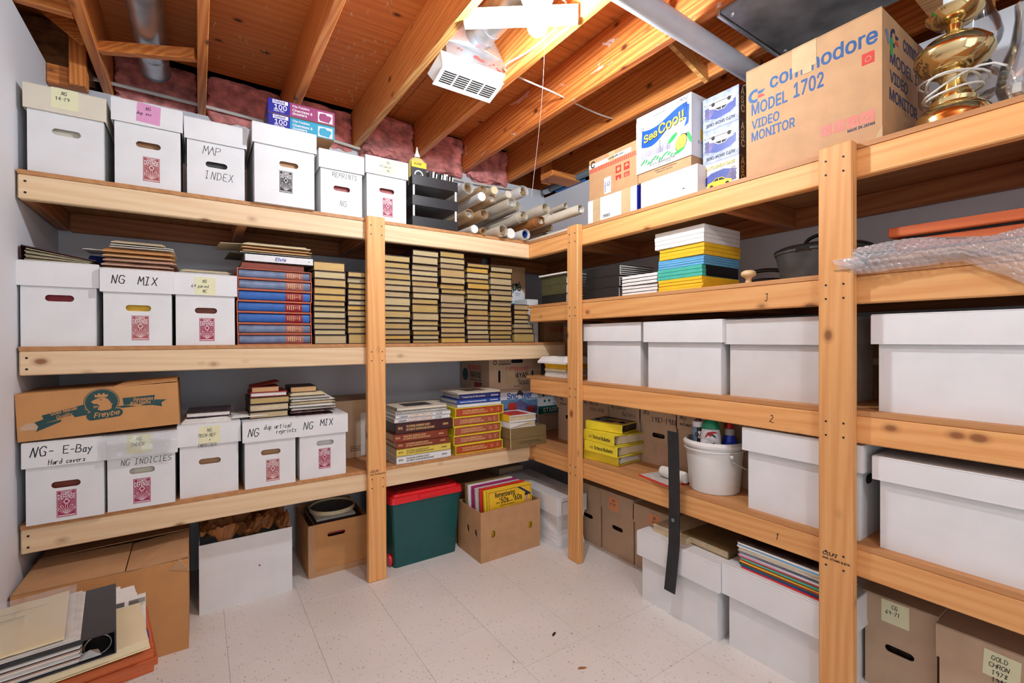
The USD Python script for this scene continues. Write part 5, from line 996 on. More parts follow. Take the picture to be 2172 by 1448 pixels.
show_case('model car box with yellow car, right way up, lowest of three', 0, False); show_case('upside-down pale blue model car box, middle of three', 1, True); show_case('upside-down pale blue model car box, on top of three', 2, True)
t = thing('monitor_carton', 'large brown carton with blue computer lettering beside the brass lamp', 'carton', (1.79, .992, z1), -90); W, Dp, Hh = .437, .46, .425
b = part('carton_body', cc(panel_front(W, Hh), shell(W, Dp, Hh)), 'kraft', t)
part('top_flap', cc(cb(0, W, -.002, Dp / 2 - .001, Hh - .003, Hh + .001, .001), cb(0, W, Dp / 2 + .001, Dp, Hh - .003, Hh + .001, .001)), 'kraft', t)
def logo(s):
    ring_ = Point(0, 0).buffer(1, quad_segs=12).difference(Point(0, 0).buffer(.55, quad_segs=12)).difference(sbox(.35, -2, 2, 2))
    return affinity.scale(ring_, s, s, origin=(0, 0)), affinity.scale(Polygon([(.42, .08), (.42, .5), (1.5, .5), (1.05, .08)]), s, s, origin=(0, 0)), affinity.scale(Polygon([(.42, -.08), (.42, -.5), (1.5, -.5), (1.05, -.08)]), s, s, origin=(0, 0))
def commo(put, parent, dx, s=1.0):
    a, fb, fre = logo(.026)
    part('logo', put(ext(affinity.translate(unary_union([a, fb]), dx + .035, .318), .0004)), 'ink_blue', parent); part('logo_flag', put(ext(affinity.translate(fre, dx + .035, .318), .0004)), 'ink_red', parent)
    part('lettering', put(cc(tf(fit('commodore', .335, .05, bold=True), (dx + .091, .322, 0)))), 'ink_blue', parent)
    part('lettering', put(cc(tf(fit('MODEL', .133, .042, bold=True), (dx + .021, .247, 0)), tf(fit('1702', .097, .05, bold=True), (dx + .175, .25, 0)), tf(fit('VIDEO', .103, .033, bold=True), (dx + .022, .192, 0)), tf(fit('MONITOR', .158, .034, bold=True), (dx + .021, .146, 0)))), 'ink_blue', parent)
commo(lambda m: frz(m, 0, -.0001, 0), b, 0); rr_ = lambda m: rt(m, W + .0001)
a_, fb_, fre_ = logo(.03)
part('logo', rr_(ext(affinity.translate(unary_union([a_, fb_]), .10, .36), .0004)), 'ink_navy', b); part('logo_flag', rr_(ext(affinity.translate(fre_, .10, .36), .0004)), 'ink_red', b)
part('lettering', rr_(cc(tf(fit('commodore', .26, .05, bold=True), (.187, .352, 0)), tf(fit('MODEL', .215, .038, bold=True), (.066, .272, 0)), tf(fit('1702', .11, .038, bold=True), (.305, .272, 0)), tf(fit('VIDEO', .165, .036, bold=True), (.066, .212, 0)), tf(fit('MONITOR', .265, .038, bold=True), (.062, .152, 0)))), 'ink_navy', b)
def icon(x, z, w, h, m): part('printed_icon', frz(ext(sbox(0, 0, w, h).difference(Point(w / 2, h * .45).buffer(w * .27).difference(Point(w / 2, h * .45).buffer(w * .2))), .0004), x, -.0001, z), m, b)
icon(.383, .262, .034, .037, 'ink_red')
for k in range(4): icon(.262 + k * .04, .075, .034, .036, 'ink_faded')
part('lettering', frz(fit('MADE IN JAPAN', .075, .009, bold=True), .343, -.0001, .062), 'ink_navy', b)
part('tape', cc(bx(.17, .25, -.0012, -.0005, .338, .427), bx(.205, .235, -.0018, -.0012, .318, .345)), 'tape_tan', b); part('tape', bx(W + .0006, W + .0012, .342, .385, .2, Hh), 'kraft_dark', b)
part('corner_tear', hull([(W - .02, -.0012, 0), (W + .0012, -.0012, 0), (W + .0012, -.0012, .05), (W - .012, -.0012, .03), (W - .02, -.0006, 0), (W + .0012, -.0006, 0), (W + .0012, -.0006, .05)]), 'tape_tan', b)
part('colour_print', rt(ext(affinity.rotate(sbox(.035, .325, .055, .37), 35), .0004), W + .0006), 'sky_print', b); part('colour_print', rt(ext(sbox(.068, .298, .092, .352), .0004), W + .0006), 'leaf_green', b)
t = thing('brass_lamp', 'polished brass candlestick table lamp with white cord wound round it', 'lamp', (1.93, .42, z1))
part('base', lathe([(0, 0), (.102, 0), (.102, .008), (.095, .014), (.088, .03), (.092, .045), (.088, .065), (.072, .085), (.055, .095), (.057, .107), (.05, .118), (.034, .15), (.028, .165), (.034, .18), (.026, .19), (0, .19)], 48), 'brass', t, smooth=40)
part('font', tf(lathe([(.022, .0), (.048, .008), (.08, .03), (.094, .056), (.092, .075), (.07, .1), (.045, .116), (.026, .124), (.018, .14), (.02, .155), (.016, .165), (0, .165)], 48), (0, 0, .188), 5, (0, 1, 0)), 'brass', t, smooth=40)
part('drip_pan', tf(lathe([(.012, 0), (.03, .003), (.052, .012), (.066, .03), (.068, .031), (.05, .006), (.014, -.004)], 40), (.012, 0, .352), 6, (0, 1, 0)), 'brass', t, smooth=40)
part('candle_sleeve', tube([(.012, 0, .36), (.014, 0, .53)], .0255, 24), 'white_enamel', t, smooth=40)
cp = [(math.cos(a) * (.075 + .018 * math.sin(a * .7)), math.sin(a) * (.07 + .012 * math.cos(a * 1.3)), .135 + .03 * math.sin(a * .53) + .006 * a / 6) for a in np.linspace(0, 21, 60)]
part('cord', tube(cp + [tuple(p) for p in spline([cp[-1], (-.02, -.12, .15), (.0, -.135, .1)], 8)[1:]], .0034, 7), 'pvc_white', t, smooth=True)
part('plug', tf(hull([(-.012, -.008, 0), (.012, -.008, 0), (-.012, .008, 0), (.012, .008, 0), (-.02, -.01, -.03), (.02, -.01, -.03), (-.02, .01, -.03), (.02, .01, -.03)]), (0, -.137, .1)), 'pvc_white', t); part('prongs', cc(bx(-.012, -.010, -.141, -.134, .05, .072), bx(.010, .012, -.141, -.134, .05, .072)), 'brass', t)
def chimney(label, loc, rx=0, ry=0, rot=0, s=1.0, stand=False):
    t = thing('lamp_chimney', label, 'glass chimney', loc, rot, rx=rx, ry=ry)
    p = [(.034, 0), (.036, .02), (.06, .06), (.066, .085), (.058, .13), (.040, .18), (.032, .24), (.033, .27)]; o = [(r * s, z * s) for r, z in p]; i_ = [(r * s - .0018, z * s) for r, z in p]
    part('glass', lathe(o + i_[::-1] + [o[0]], 40), 'lamp_glass', t, smooth=True); return t
t = chimney('clear glass lamp chimney standing behind the brass lamp', (2.10, .40, z1 + .27), s=.95); part('burner', lathe([(0, -.02), (.034, -.02), (.036, -.006), (.032, -.001), (0, -.001)], 32), 'iron_black', t, smooth=40); part('oil_font', lathe([(0, -.27), (.055, -.27), (.025, -.24), (.022, -.13), (.05, -.11), (.068, -.07), (.06, -.045), (.035, -.025), (0, -.022)], 40), 'lamp_glass', t, smooth=40)
chimney('clear glass hurricane shade at the far right edge of the top shelf', (1.95, .254, z1 + .002), s=1.2)

# ---------------------------------------------------------------- rolled papers, letter trays
ROLL = [((1.331, 2.42, 2.128), .0378, 'paper_white', 'widest white paper roll, at the upper left of the roll pile', 0), ((1.443, 2.44, 2.142), .025, 'paper_tan', 'tan-edged roll just right of the widest white roll', 0), ((1.54, 2.46, 2.159), .0257, 'manila', 'cream roll with a closed end at the top of the pile', 2),
        ((1.412, 2.40, 2.082), .0273, 'paper_white', 'white mailing tube with a white plastic cap', 1), ((1.483, 2.40, 2.083), .0305, 'paper_tan', 'loose brown-edged roll right of the capped mailing tube', 0), ((1.63, 2.44, 2.144), .0231, 'paper_roll', 'short white-ended roll below the highest right roll', 2), ((1.736, 2.42, 2.177), .038, 'paper_white', 'fat white roll sitting highest at the right of the pile', 0),
        ((1.616, 2.38, 2.072), .0339, 'paper_roll', 'thick layered cream roll in the middle of the pile', 0), ((1.314, 2.38, 1.96), .0293, 'paper_tan', 'tan roll right beside the black letter trays, middle height', 0), ((1.413, 2.38, 1.972), .0299, 'paper_tan', 'tan roll with torn wrapper, second from the letter trays', 0), ((1.819, 2.30, 2.052), .0345, 'paper_roll', 'pale pink-cored roll above the orange-brown one', 0),
        ((1.985, 2.30, 2.095), .0208, 'paper_roll', 'thin pale roll with a dark core near the right wall', 0), ((1.819, 1.98, 1.97), .0288, 'paper_roll', 'long grey-white tube reaching nearest to the flat taped box', 0), ((1.692, 2.36, 2.0), .0314, 'paper_roll', 'cream roll banded near its end, left of the orange-brown one', 0), ((1.767, 2.28, 1.962), .0311, 'paper_brown', 'orange-brown crumpled paper roll', 0),
        ((1.82, 2.24, 1.985), .0254, 'paper_roll', 'shadowed roll right of the orange-brown one', 0), ((1.339, 2.36, 1.8705), .0239, 'paper_white', 'solid white roll lying lowest beside the letter trays', 2), ((1.40, 2.36, 1.868), .0215, 'paper_tan', 'thin pinkish roll lying on the shelf, second from the trays', 0), ((1.522, 2.34, 1.882), .0357, 'paper_roll', 'wide roll with a map showing inside, lying on the shelf', 0),
        ((1.594, 2.36, 1.877), .0307, 'paper_white', 'white-capped roll lying on the shelf beside the map roll', 2), ((1.691, 2.34, 1.8805), .034, 'paper_white', 'white roll with a blue sheet inside, lowest at the right', 3), ((1.735, 2.50, 2.098), .034, 'paper_roll', 'shadowed roll set back right beneath the highest fat roll', 0), ((1.99, 2.42, 2.043), .028, 'paper_roll', 'shadowed roll set back under the thin dark-cored one', 0), ((1.97, 2.45, 1.983), .030, 'paper_tan', 'shadowed tan roll set back near the right wall', 0), ((1.95, 2.47, 1.9195), .032, 'paper_roll', 'shadowed roll set back low near the right wall', 0), ((2.02, 2.50, 1.8775), .030, 'paper_roll', 'shadowed roll lying on the shelf nearest the right wall', 0), ((1.80, 1.95, 1.8625), .0155, 'paper_roll', 'long thin roll lying along the front edge by the corner', 0)]
RR = random.Random(21)
def roll(P, r, m, label, kind):
    L_ = min(2.95 - P[1], RR.uniform(.52, .62)) if P[1] < 2.2 else 2.94 - P[1]
    t = thing('paper_roll', label, 'rolled paper', P, 0, rx=RR.uniform(-1.2, .2) if P[2] > 1.9 else 0)
    turns = RR.uniform(2.2, 3.2); ph = RR.uniform(0, 6); n = int(26 * turns)
    def sp(u, v): a = u * turns * 2 * np.pi; rr = r * (1 - .30 * u) * (1 + .02 * np.sin(3 * a + ph)); return np.stack([rr * np.cos(a + ph), v * L_ + .006 * np.sin(a * .7 + ph), rr * np.sin(a + ph)], 1)
    part('sheet', thick(sheet(n, 2, sp), .0007), m, t, smooth=30)
    if kind == 0 and r > .022:
        r2 = r * .62
        def s2(u, v): a = -u * 1.6 * 2 * np.pi; rr = r2 * (1 - .2 * u); return np.stack([rr * np.cos(a) + r * .04, .006 + v * (L_ - .03) + .004 * np.sin(a), rr * np.sin(a) - r * .06], 1)
        part('inner_sheet', thick(sheet(40, 2, s2), .0006), RR.choice(['paper_white', 'paper_old', 'paper_roll', 'paper_tan']), t, smooth=30)
    if kind in (1, 2): part('end_cap', yl2([(0, -.003), (r * .96, -.003), (r * 1.03, 0), (r * 1.03, .02), (r * .98, .021)]), {1: 'white_enamel', 2: m}[kind], t, smooth=35)
    if kind == 3: part('inner_sheet', thick(sheet(30, 2, lambda u, v: np.stack([r * .55 * np.cos(u * 7) * (1 - .2 * u), .004 + v * (L_ - .03), r * .55 * np.sin(u * 7) * (1 - .2 * u)], 1)), .0006), 'blue_book', t, smooth=30)
    if 'band' in label or 'crumpled' in label: part('paper_band', yl2([(r * 1.0, .03), (r * 1.04, .031), (r * 1.04, .05), (r * 1.0, .051)]), m, t, smooth=30)
def yl2(p): m_ = lathe([(a, b_) for a, b_ in p], 32); m_.apply_transform(trimesh.transformations.rotation_matrix(-math.pi / 2, (1, 0, 0))); return m_
for P, r, m, lab, k in ROLL: roll(P, r, m, lab, k)
t = thing('letter_tray', 'black three-tier letter tray beside the rolled papers', 'letter tray', (.962, 2.374, ZA[0]), -1.5); w, d = .272, .33
for i, (za, zb_) in enumerate(((.0, .052), (.112, .166), (.222, .276))):
    part('tray', cc(bx(0, w, 0, d, za, za + .003), cb(0, w, -.002, .003, za, zb_, .001), bx(0, w, d - .003, d, za, zb_), bx(0, .003, 0.003, d - .003, za, zb_ - .006), bx(w - .003, w, .003, d - .003, za, zb_ - .006)), 'black_plastic', t)
for x in (.006, w - .016):
    for za, zb_ in ((.052, .112), (.166, .222)):
        for ya in (.001, d - .012): part('riser', cb(x, x + .01, ya, ya + .01, za, zb_, .001), 'white_enamel', t)
envelope('white leaflets in the bottom letter tray', (.99, 2.395, ZA[0] + .0035), .2, .25, .055, 'paper', -1.5, seed=90, cat='papers', name='papers'); envelope('white sheets in the middle letter tray', (.985, 2.40, ZA[0] + .1155), .23, .26, .06, 'paper_white', -1.5, seed=91, cat='papers', name='papers')
zt = ZA[0] + .2255
t = thing('glue_bottle', 'amber glue bottle with yellow and black label and pointed white cap', 'bottle', (1.012, 2.425, zt))
def sq(p): q = lathe(p, 28); q.vertices[:, 1] *= .55; return q
part('body', sq([(0, 0), (.047, 0), (.05, .006), (.05, .12), (.046, .142), (.03, .158), (.016, .162), (0, .162)]), 'glue_amber', t, smooth=40)
part('cap', lathe([(.016, .1625), (.015, .18), (.011, .183), (.004, .21), (.003, .222), (0, .222)], 20), 'white_enamel', t, smooth=40)
part('label', tf(cb(-.043, .043, -.0005, .0005, .012, .1, .0002), (0, -.0288, 0)), 'black', t); part('label', tf(cb(-.043, .043, -.0005, .0005, .1, .132, .0002), (0, -.0288, 0)), 'gold_yellow', t); part('lettering', frz(text('ALENE', .01, bold=True), -.03, -.0294, .115), 'ink', t)
part('label_picture', frz(ext(unary_union([Point(-.002, .06).buffer(.026).difference(Point(-.002, .06).buffer(.019)), Point(.01, .04).buffer(.02).difference(Point(.01, .04).buffer(.014)), sbox(-.02, .05, .016, .056)]), .0004), 0, -.0294, 0), 'white_print', t)
for i in range(9):
    lab = ['leftmost', 'second from left', 'third from left', 'fourth from left', 'middle', 'fourth from right', 'third from right', 'second from right', 'rightmost'][i]
    t = thing('cassette', 'dark case, %s of the row standing in the top letter tray' % ('the ' + lab if i in (0, 4, 8) else lab), 'cassette', (1.07 + i * .0168, 2.40, zt), -1.5, 'cases in the top tray', ry=4 + (i % 3)); m = ('grey_dark', 'paper_grey', 'black', 'grey_dark', 'black', 'paper_grey', 'paper_white', 'cover_dark', 'black')[i]
    part('case', cb(0, .0125, 0, .11, 0, .098, .001), m, t); part('paper_insert', bx(.003, .010, -.0008, -.0001, .01, .088), ('black', 'paper_white', 'paper')[i % 3], t)

# ---------------------------------------------------------------- floor, back wall side
def open_box(name, label, loc, w, d, h, m, rot=0, holes=(), lholes=(), th=.004, side=None, cat='box'):
    t = thing(name, label, cat, loc, rot); b = part('carton_body', cc(panel_front(w, h, holes, th), bx(w - th, w, th, d, 0, h), bx(th, w - th, d - th, d, 0, h), bx(th, w - th, th, d - th, 0, th), lf(ext(unary_union([sbox(0, 0, d - th, h)]).difference(unary_union(list(lholes)) if lholes else Polygon()), th), th, d)), m, t)
    return t, b
t = thing('large_carton', 'large battered brown carton on the floor at the left wall', 'carton', (-.532, 2.252, 0)); W, Dp, Hh = .495, .52, .36
b = part('carton_body', cc(panel_front(W, Hh), shell(W, Dp, Hh)), 'kraft_orange', t)
part('flap', hull([(.002, .0, Hh + .001), (.30, .0, Hh + .001), (.02, .25, Hh + .02), (.30, .25, Hh + .016), (.002, .0, Hh + .005), (.30, 0, Hh + .005), (.02, .25, Hh + .024), (.30, .25, Hh + .02)]), 'kraft', t); part('flap', hull([(.303, .0, Hh - .002), (W, .0, Hh + .004), (.303, .25, Hh + .012), (W, .25, Hh + .03), (.303, 0, Hh + .002), (W, 0, Hh + .008), (.303, .25, Hh + .016), (W, .25, Hh + .034)]), 'kraft', t)
part('flap', hull([(.02, .255, Hh + .02), (W, .255, Hh + .03), (.02, Dp, Hh + .004), (W, Dp, Hh + .004), (.02, .255, Hh + .024), (W, .255, Hh + .034), (.02, Dp, Hh + .008), (W, Dp, Hh + .008)]), 'kraft', t)
part('handwriting', tf(hand('BOO 20', .05, .005), (.20, .36, Hh + .028), 180).apply_translation((.12, .06, 0)), 'ink', t)
part('crushed_corner', hull([(W - .06, -.003, Hh - .03), (W + .003, -.003, Hh - .05), (W + .003, .05, Hh - .02), (W - .05, .04, Hh + .012), (W, .03, Hh + .014), (W - .03, -.002, Hh + .004)]), 'kraft', t)
t, b = open_box('open_white_box', 'open white box stuffed with brown packing paper on the floor', (-.002, 2.492, 0), .38, .42, .31, 'white_card')
part('red_mark', bx(.235, .241, -.0006, -.0001, .155, .163), 'maroon_print', b)
def crump(w, d, z, amp, seed):
    def f(u, v): n = meshkit.fbm(np.stack([u * 4.5, v * 4.5, u * 0 + seed], 1), 4, seed); k = np.abs(n - .5) * 2; return np.stack([.006 + u * (w - .012), .006 + v * (d - .012), z + amp * (1 - k) - .1 * amp], 1)
    return sheet(40, 40, f)
t = thing('packing_paper', 'crumpled brown packing paper filling the open white box', 'packing paper', (-.002, 2.492, 0)); part('paper', crump(.38, .42, .235, .15, 5), 'paper_brown', t)
t, b = open_box('open_brown_box', 'open brown box of old books left of the left post, on the floor', (.462, 2.552, 0), .30, .36, .27, 'kraft_orange', holes=[stadium(.14, .205, .09, .022)])
part('reinforced_edge', cc(bx(0, .035, -.003, -.0001, 0, .27), bx(.035, .3, -.003, -.0001, 0, .03)), 'kraft', b)
for i, (lab, m, z, x, w, d) in enumerate([('faded red book in the open brown box on the floor', 'red_book', .2, .50, .21, .27), ('dark book on the red one in the open brown box', 'cover_dark', .236, .498, .22, .28), ('pale magazine near the top of the open brown box', 'paper_grey', .272, .51, .2, .26)]): book(lab, (x, 2.565 + .01 * i, z), w, d, .035 if i < 2 else .012, m, 'paper_old', 'front')
t = thing('tambourine', 'round wooden rim lying on the books in the open brown box', 'round frame', (.62, 2.72, .285)); part('rim', lathe([(.115, 0), (.12, 0), (.12, .02), (.115, .02), (.115, 0)], 40), 'manila', t, smooth=30); part('skin', lathe([(0, .006), (.115, .006), (.115, .009), (0, .009)], 40), 'dark_photo', t, smooth=30)
t = thing('storage_bin', 'dark green plastic bin with a bright red lid', 'storage bin', (.864, 2.405, 0))
def taper(x0, x1, y0, y1, z0_, z1_, g, c=.02):
    P = []
    for z_, e in ((z0_, 0), (z1_, g)):
        for cx_, cy_ in ((x0 - e + c, y0 - e + c), (x1 + e - c, y0 - e + c), (x1 + e - c, y1 + e - c), (x0 - e + c, y1 + e - c)):
            for a_ in np.linspace(0, 6.28, 12, endpoint=False): P.append((cx_ + c * math.cos(a_), cy_ + c * math.sin(a_), z_))
    return hull(P)
part('tub', taper(0, .37, 0, .50, 0, .345, .02), 'green_plastic', t, smooth=25)
part('rim_band', taper(-.022, .392, -.022, .522, .318, .352, .002), 'green_plastic', t, smooth=25)
part('lid', cc(taper(-.032, .402, -.032, .532, .352, .385, -.004, .025), taper(-.012, .382, -.012, .512, .385, .397, -.006, .025)), 'red_plastic', t, smooth=25)
part('lid_latch', cb(.13, .25, -.038, -.03, .36, .383, .002), 'red_plastic', t); part('wheel', tf(lathe([(0, -.008), (.03, -.008), (.032, 0), (.03, .008), (0, .008)], 24), (-.012, .045, .035), 90, (0, 1, 0)), 'red_plastic', t, smooth=35)
part('lid_panel', cb(.02, .35, .02, .48, .397, .402, .002), 'red_book', t)
hole = lambda x, z_: LineString([(x, z_ - .007), (x, z_ + .007)]).buffer(.0135, quad_segs=5)
t, b = open_box('record_box', 'brown box with round finger holes holding record albums', (1.272, 2.187, 0), .408, .265, .278, 'kraft', holes=[hole(.08, .145), hole(.335, .14)], lholes=[hole(.12, .15), hole(.21, .15)])
AL = [('yellow record album in front of the record box, with black lettering', 'gold_yellow', .012, .095, .306, 0), ('deep yellow album sleeve right behind the front one', 'yellow_card', .03, .085, .306, 1), ('red record album in the record box', 'red_card', .055, .075, .312, 0), ('cream record album behind the red one', 'paper_grey', .083, .06, .312, 0), ('magenta record album in the record box', 'magenta', .108, .055, .316, 0), ('white-edged record album behind the magenta one', 'paper', .138, .045, .318, 0), ('olive-brown album at the back of the record box', 'olive_box', .162, .04, .322, 0)]
for i, (lab, m, dy, dx, h, k) in enumerate(AL):
    t = thing('record_album', lab, 'record album', (1.272 + dx - .03, 2.187 + dy, .006), rx=-4); part('sleeve', cb(0, .306, 0, .017, 0, h + .062, .0015), m, t)
    if i == 0:
        s = t + '/sleeve'; hh = h + .062
        part('printed_border', frz(ext(sbox(.008, .1, .298, hh - .009).difference(sbox(.010, .1, .296, hh - .011)), .0004), 0, -.0001, 0), 'ink', s)
        part('lettering', frz(cc(tf(fit('Remembering', .135, .026, bold=True), (.05, hh - .044, 0)), tf(fit("'50s", .062, .03, bold=True), (.078, hh - .08, 0)), tf(fit("'60s", .062, .03, bold=True), (.172, hh - .08, 0)), tf(text('the', .012), (.055, hh - .08, 0)), tf(text('and', .010), (.143, hh - .08, 0)), tf(fit('Original Hits by the Original Stars', .10, .006), (.08, hh - .094, 0))), 0, -.0005, 0), 'ink', s)
        part('corner_ribbon', frz(ext(Polygon([(.205, hh - .012), (.225, hh - .012), (.294, hh - .055), (.294, hh - .069)]), .0004), 0, -.0009, 0), 'ink_navy', s)
        part('portrait_picture', frz(ext(unary_union([affinity.scale(Point(.268, hh - .07).buffer(.014), .8, 1.2), sbox(.25, hh - .10, .288, hh - .088)]), .0004), 0, -.0005, 0), 'envelope_pink', s); part('portrait_hair', frz(ext(Point(.267, hh - .06).buffer(.012).intersection(sbox(.2, hh - .066, .3, hh)), .0004), 0, -.0009, 0), 'cover_dark', s)
t = thing('sagging_white_box', 'sagging crumpled white box with lid beside the record box', 'box', (1.716, 2.072, 0), -2)
def crushed(u, v): return None
wv = []; cm = trimesh.creation.box((.21, .60, .2)); cm = cm.subdivide().subdivide().subdivide(); cm.apply_translation((.105, .30, .1)); n = meshkit.fbm(cm.vertices * 11, 3, 6) - .5; v = cm.vertices.copy(); s_ = np.sin(v[:, 2] / .2 * math.pi)
cm.vertices = v + np.stack([(n * .03) * s_ - .01 * s_ * np.sign(.105 - v[:, 0]) * -1, (n * .03) * s_ + .012 * s_ * (v[:, 1] < .01), 0 * n], 1)
part('body', cm, 'white_card', t); part('lid', lid_mesh(.21, .60, .095, .297, .004), 'white_card', t); part('lid_seam', cc(bx(.03, .09, -.0088, -.0082, .276, .279), bx(.028, .031, -.0088, -.0082, .205, .279)), 'card_edge', t)
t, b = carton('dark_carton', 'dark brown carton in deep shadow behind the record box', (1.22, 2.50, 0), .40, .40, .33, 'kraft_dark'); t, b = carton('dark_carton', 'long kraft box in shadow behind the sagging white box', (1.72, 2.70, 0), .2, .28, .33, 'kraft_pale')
# ---------------------------------------------------------------- floor, right side
kbox('brown box with a black handle hole on the floor right of the corner post', 2.175, 1.955, .215, .35, .36, hole=True, z=0, lh=.10)
kbox('brown floor box with orange note reading NG 61-64', 1.948, 1.955, .236, .352, .36, hole=True, z=0, lh=.10, note=(.06, .25, 'note_orange', ['NG', '61-64'], -2))
kbox('brown floor box with orange note reading NG 67, behind the white box', 1.703, 1.955, .236, .34, .36, hole=True, z=0, lh=.10, note=(.10, .24, 'note_orange', ['NG', '67-'], 2))
comic_box('large white floor box with old books on its lid', (1.736, 1.467, 0), -90, w=.382, d=.5, h=.32, lh=.11, over=.014, hole=False)
comic_box('large white floor box with a magazine stack on its lid', (1.755, 1.045, 0), -90, w=.372, d=.5, h=.325, lh=.115, over=.016, hole=False)
kbox('brown floor box with yellow note reading CG 69-71', .661, 1.97, .195, .33, .36, hole=True, z=0, lh=.098, m='kraft_pale', note=(.05, .246, 'note_yellow', ['CG', '69-71'], 0))
kbox('brown floor box with a crumpled yellow note, at the right edge of view', .452, 1.935, .225, .325, .36, hole=True, z=0, lh=.10, m='kraft_pale', note=(.10, .228, 'note_yellow', ['GOLD', 'CHRON', '1978', '1982'], -3))
book('old tan book lying on the lid of the large white floor box', (1.775, 1.44, .3205), .19, .24, .03, 'paper_old', 'paper_old', 'back', rot=-93); book('worn dark album lying further back on the white floor box', (1.80, 1.30, .3205), .23, .3, .034, 'olive_box', 'paper_old', 'right', rot=-92)
MG = [('red', 'red_card'), ('blue', 'blue_book'), ('teal', 'green_dark'), ('dark red', 'red_book'), ('yellow', 'gold_yellow'), ('orange-red', 'ink_red'), ('pale green', 'teal_paper'), ('rust', 'rust_cloth'), ('pink-white', 'note_pink'), ('white', 'paper'), ('steel blue', 'blue_worn'), ('cream', 'paper_old'), ('grey', 'paper_grey'), ('ivory', 'manila'), ('white', 'paper_white'), ('pale blue', 'sky_paper'), ('white', 'paper'), ('dark photo', 'dark_photo')]
zz = .3255
for i, (n, m) in enumerate(MG):
    th = .0062
    t = thing('magazine', '%s magazine, %s in the floor box magazine stack' % (n, (ordinal(i) + ' from the bottom' if i < 9 else ordinal(len(MG) - 1 - i) + ' from the top') if i not in (0, len(MG) - 1) else ('lowest' if i == 0 else 'topmost')), 'magazine', (1.765 - .0012 * i + .002 * (i % 2), 1.0 + .004 * (i % 3), zz), -91.5 + (i % 3) * .7, 'magazine stack on the floor box')
    part('pages', cb(0, .305, 0, .23, .0008, th - .0008, .0006), 'paper', t); part('cover', cc(bx(0, .305, -.0006, .231, 0, .0007), bx(0, .305, -.0006, .231, th - .0007, th - .0001), bx(0, .305, -.0008, -.0001, 0, th - .0001)), m, t); zz += th
for i, (x, y, w, a, lab) in enumerate([(1.06, 1.43, .022, 30, 'dark curled leaf scrap in the middle of the floor'), (1.3, 1.37, .03, -20, 'brown leaf scrap on the floor near the white boxes'), (.17, 1.68, .03, 60, 'tan paper scrap on the floor near the bottom edge'), (1.27, 1.60, .02, 10, 'small dark debris flake beside the leaf scrap')]):
    pass
DEB = [((1.22, 1.495), .016, 30, 'small dark scrap on the floor near the corner post'), ((1.18, 1.28), .018, -25, 'brown leaf scrap on the floor in front of the white boxes'), ((.285, 1.50), .02, 40, 'pointed tan paper scrap on the floor near the front'), ((.93, 1.20), .012, 0, 'tiny dark crumb on the floor in front')]
for (x, y), s, a, lab in DEB:
    t = thing('debris', lab, 'debris', (x, y, .0003), a); part('flake', hull([(s * u, s * .5 * v_, .002 * k) for u, v_, k in ((-1, -.4, 0), (1, -.2, .6), (.7, .6, 0), (-.4, .8, .8), (-1, .2, .4), (.2, -.7, 0))]), 'paper_brown' if 'tan' in lab or 'brown' in lab else 'cover_dark', t)
# ---------------------------------------------------------------- papers pile in the left foreground
t = thing('pedestal_carton', 'plain brown carton under the cherry tray, mostly out of sight', 'carton', (-.46, 1.50, 0)); part('carton_body', cb(0, .24, 0, .26, 0, .327, .003), 'kraft', t)
PR = 8
t = thing('wooden_tray', 'reddish cherry wooden tray under the papers and binder at left', 'tray', (-.47, 1.535, .328), PR)
part('tray_floor', bx(.012, .358, .012, .318, .0, .008), 'cherry_x', t)
for q, m in ((cb(0, .37, 0, .012, 0, .062, .002), 'cherry_x'), (cb(0, .37, .318, .33, 0, .062, .002), 'cherry_x'), (cb(0, .012, .0125, .3175, 0, .062, .002), 'cherry_y'), (cb(.358, .37, .0125, .3175, 0, .062, .002), 'cherry_y'), (cb(-.008, .378, -.008, 0, .02, .04, .002), 'cherry_x'), (cb(.37, .378, 0, .33, .02, .04, .002), 'cherry_y')): part('tray_side', q, m, t)
t = thing('papers', 'white and yellow loose papers fanned behind the black binder', 'papers', (-.45, 1.60, .391), PR)
RQ = random.Random(4)
for i in range(9):
    part('sheet', tf(cb(0, .26, 0, .26 + .012 * (i % 3), .0, .0018, .0003), (.035 + .012 * (i % 4), .03 + .006 * i, .0022 * i), RQ.uniform(-5, 4)), ('paper', 'paper_white', 'note_yellow', 'paper', 'sky_paper', 'paper', 'grey_dark', 'paper_white', 'paper')[i], t)
part('printed_text', tf(cc([bx(.02 + (k % 2) * .05, .06 + (k % 2) * .05, .004 * (k // 2), .002 + .004 * (k // 2), 0, .0003) for k in range(16)]), (.23, .21, .0203), -4), 'grey_dark', t)
t = thing('manila_folder', 'cream manila folder under the black binder', 'folder', (-.43, 1.50, .413), PR + 1); part('folder', cc(cb(0, .325, 0, .245, 0, .003, .0006), cb(.003, .322, .003, .24, .0035, .024, .0006)), 'manila', t); part('blue_tab', bx(.318, .326, .04, .075, .006, .018), 'folder_blue', t)
t = thing('ring_binder', 'black ring binder with rings showing, on the left foreground pile', 'binder', (-.443, 1.497, .4385), 6.5); w, d, th = .27, .30, .058
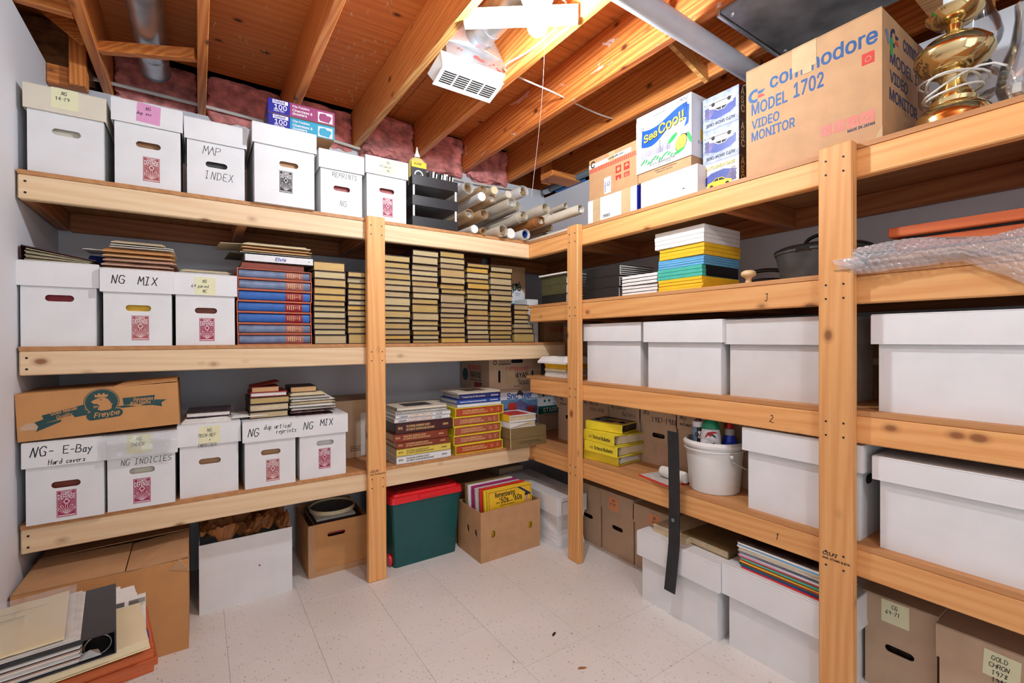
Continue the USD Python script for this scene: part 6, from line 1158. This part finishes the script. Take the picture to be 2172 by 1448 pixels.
part('cover', cc(cb(0, w, 0, d, 0, .003, .001), cb(0, w, 0, d, th - .003, th, .001), cb(w - .004, w, 0, d, .002, th - .002, .001)), 'black_plastic', t)
for i in range(12): part('page_bundle', cb(.004, w - .07 + .003 * (i % 3), .008, d - .012, .0042 + i * .0034, .0072 + i * .0034, .0004), ('paper_grey', 'paper', 'envelope_pink', 'grey_dark', 'paper', 'paper_grey')[i % 6], t)
for y in (.02, .15, .28): part('ring', tube([(w - .035 + .026 * math.cos(a), y, .026 + .024 * math.sin(a)) for a in np.linspace(0, 6.28, 20)], .0018, 8), 'screw_steel', t)
part('ring_lever', hull([(w - .07, .006, .006), (w - .028, .006, .006), (w - .066, .012, .02), (w - .034, .012, .02), (w - .05, .008, .026), (w - .07, .02, .006), (w - .028, .02, .006)]), 'screw_steel', t); part('wear_scratches', cc([tf(bx(0, .03, 0, .0015, th, th + .0003), (.12 + k * .03, .1 + .04 * k, 0), 40 - 20 * k) for k in range(4)]), 'grey_dark', t)
t = thing('plastic_sleeve', 'clear plastic sleeve sheets lying on the black binder', 'plastic sleeve', (-.475, 1.50, .497), 6.5); part('sleeve', cc(cb(0, .235, .0, .285, 0, .0025, .0004), cb(-.004, .228, .004, .29, .0028, .005, .0004)), 'paper_grey', t)
t = thing('old_document', 'yellowed old document in plastic on top of the foreground pile', 'document', (-.50, 1.505, .5025), 7.5); m = sheet(24, 24, lambda u, v: np.stack([u * .23, v * .275, .004 + .004 * meshkit.fbm(np.stack([u * 5, v * 5, u * 0], 1), 3, 2) + .004 * u * v], 1))
part('document', thick(m, .003), 'manila', t, smooth=40); part('printed_text', cc(bx(.05, .19, .215, .2165, .0125, .0128), bx(.07, .15, .18, .1812, .0122, .0125), bx(.085, .13, .174, .175, .0122, .0125)), 'grey_dark', t)
part('film', sheet(20, 20, lambda u, v: np.stack([-.01 + u * .255, -.006 + v * .3, .0145 + .004 * meshkit.fbm(np.stack([u * 6, v * 6, u * 0], 1), 3, 7)], 1)), 'clear_film', t, smooth=True)
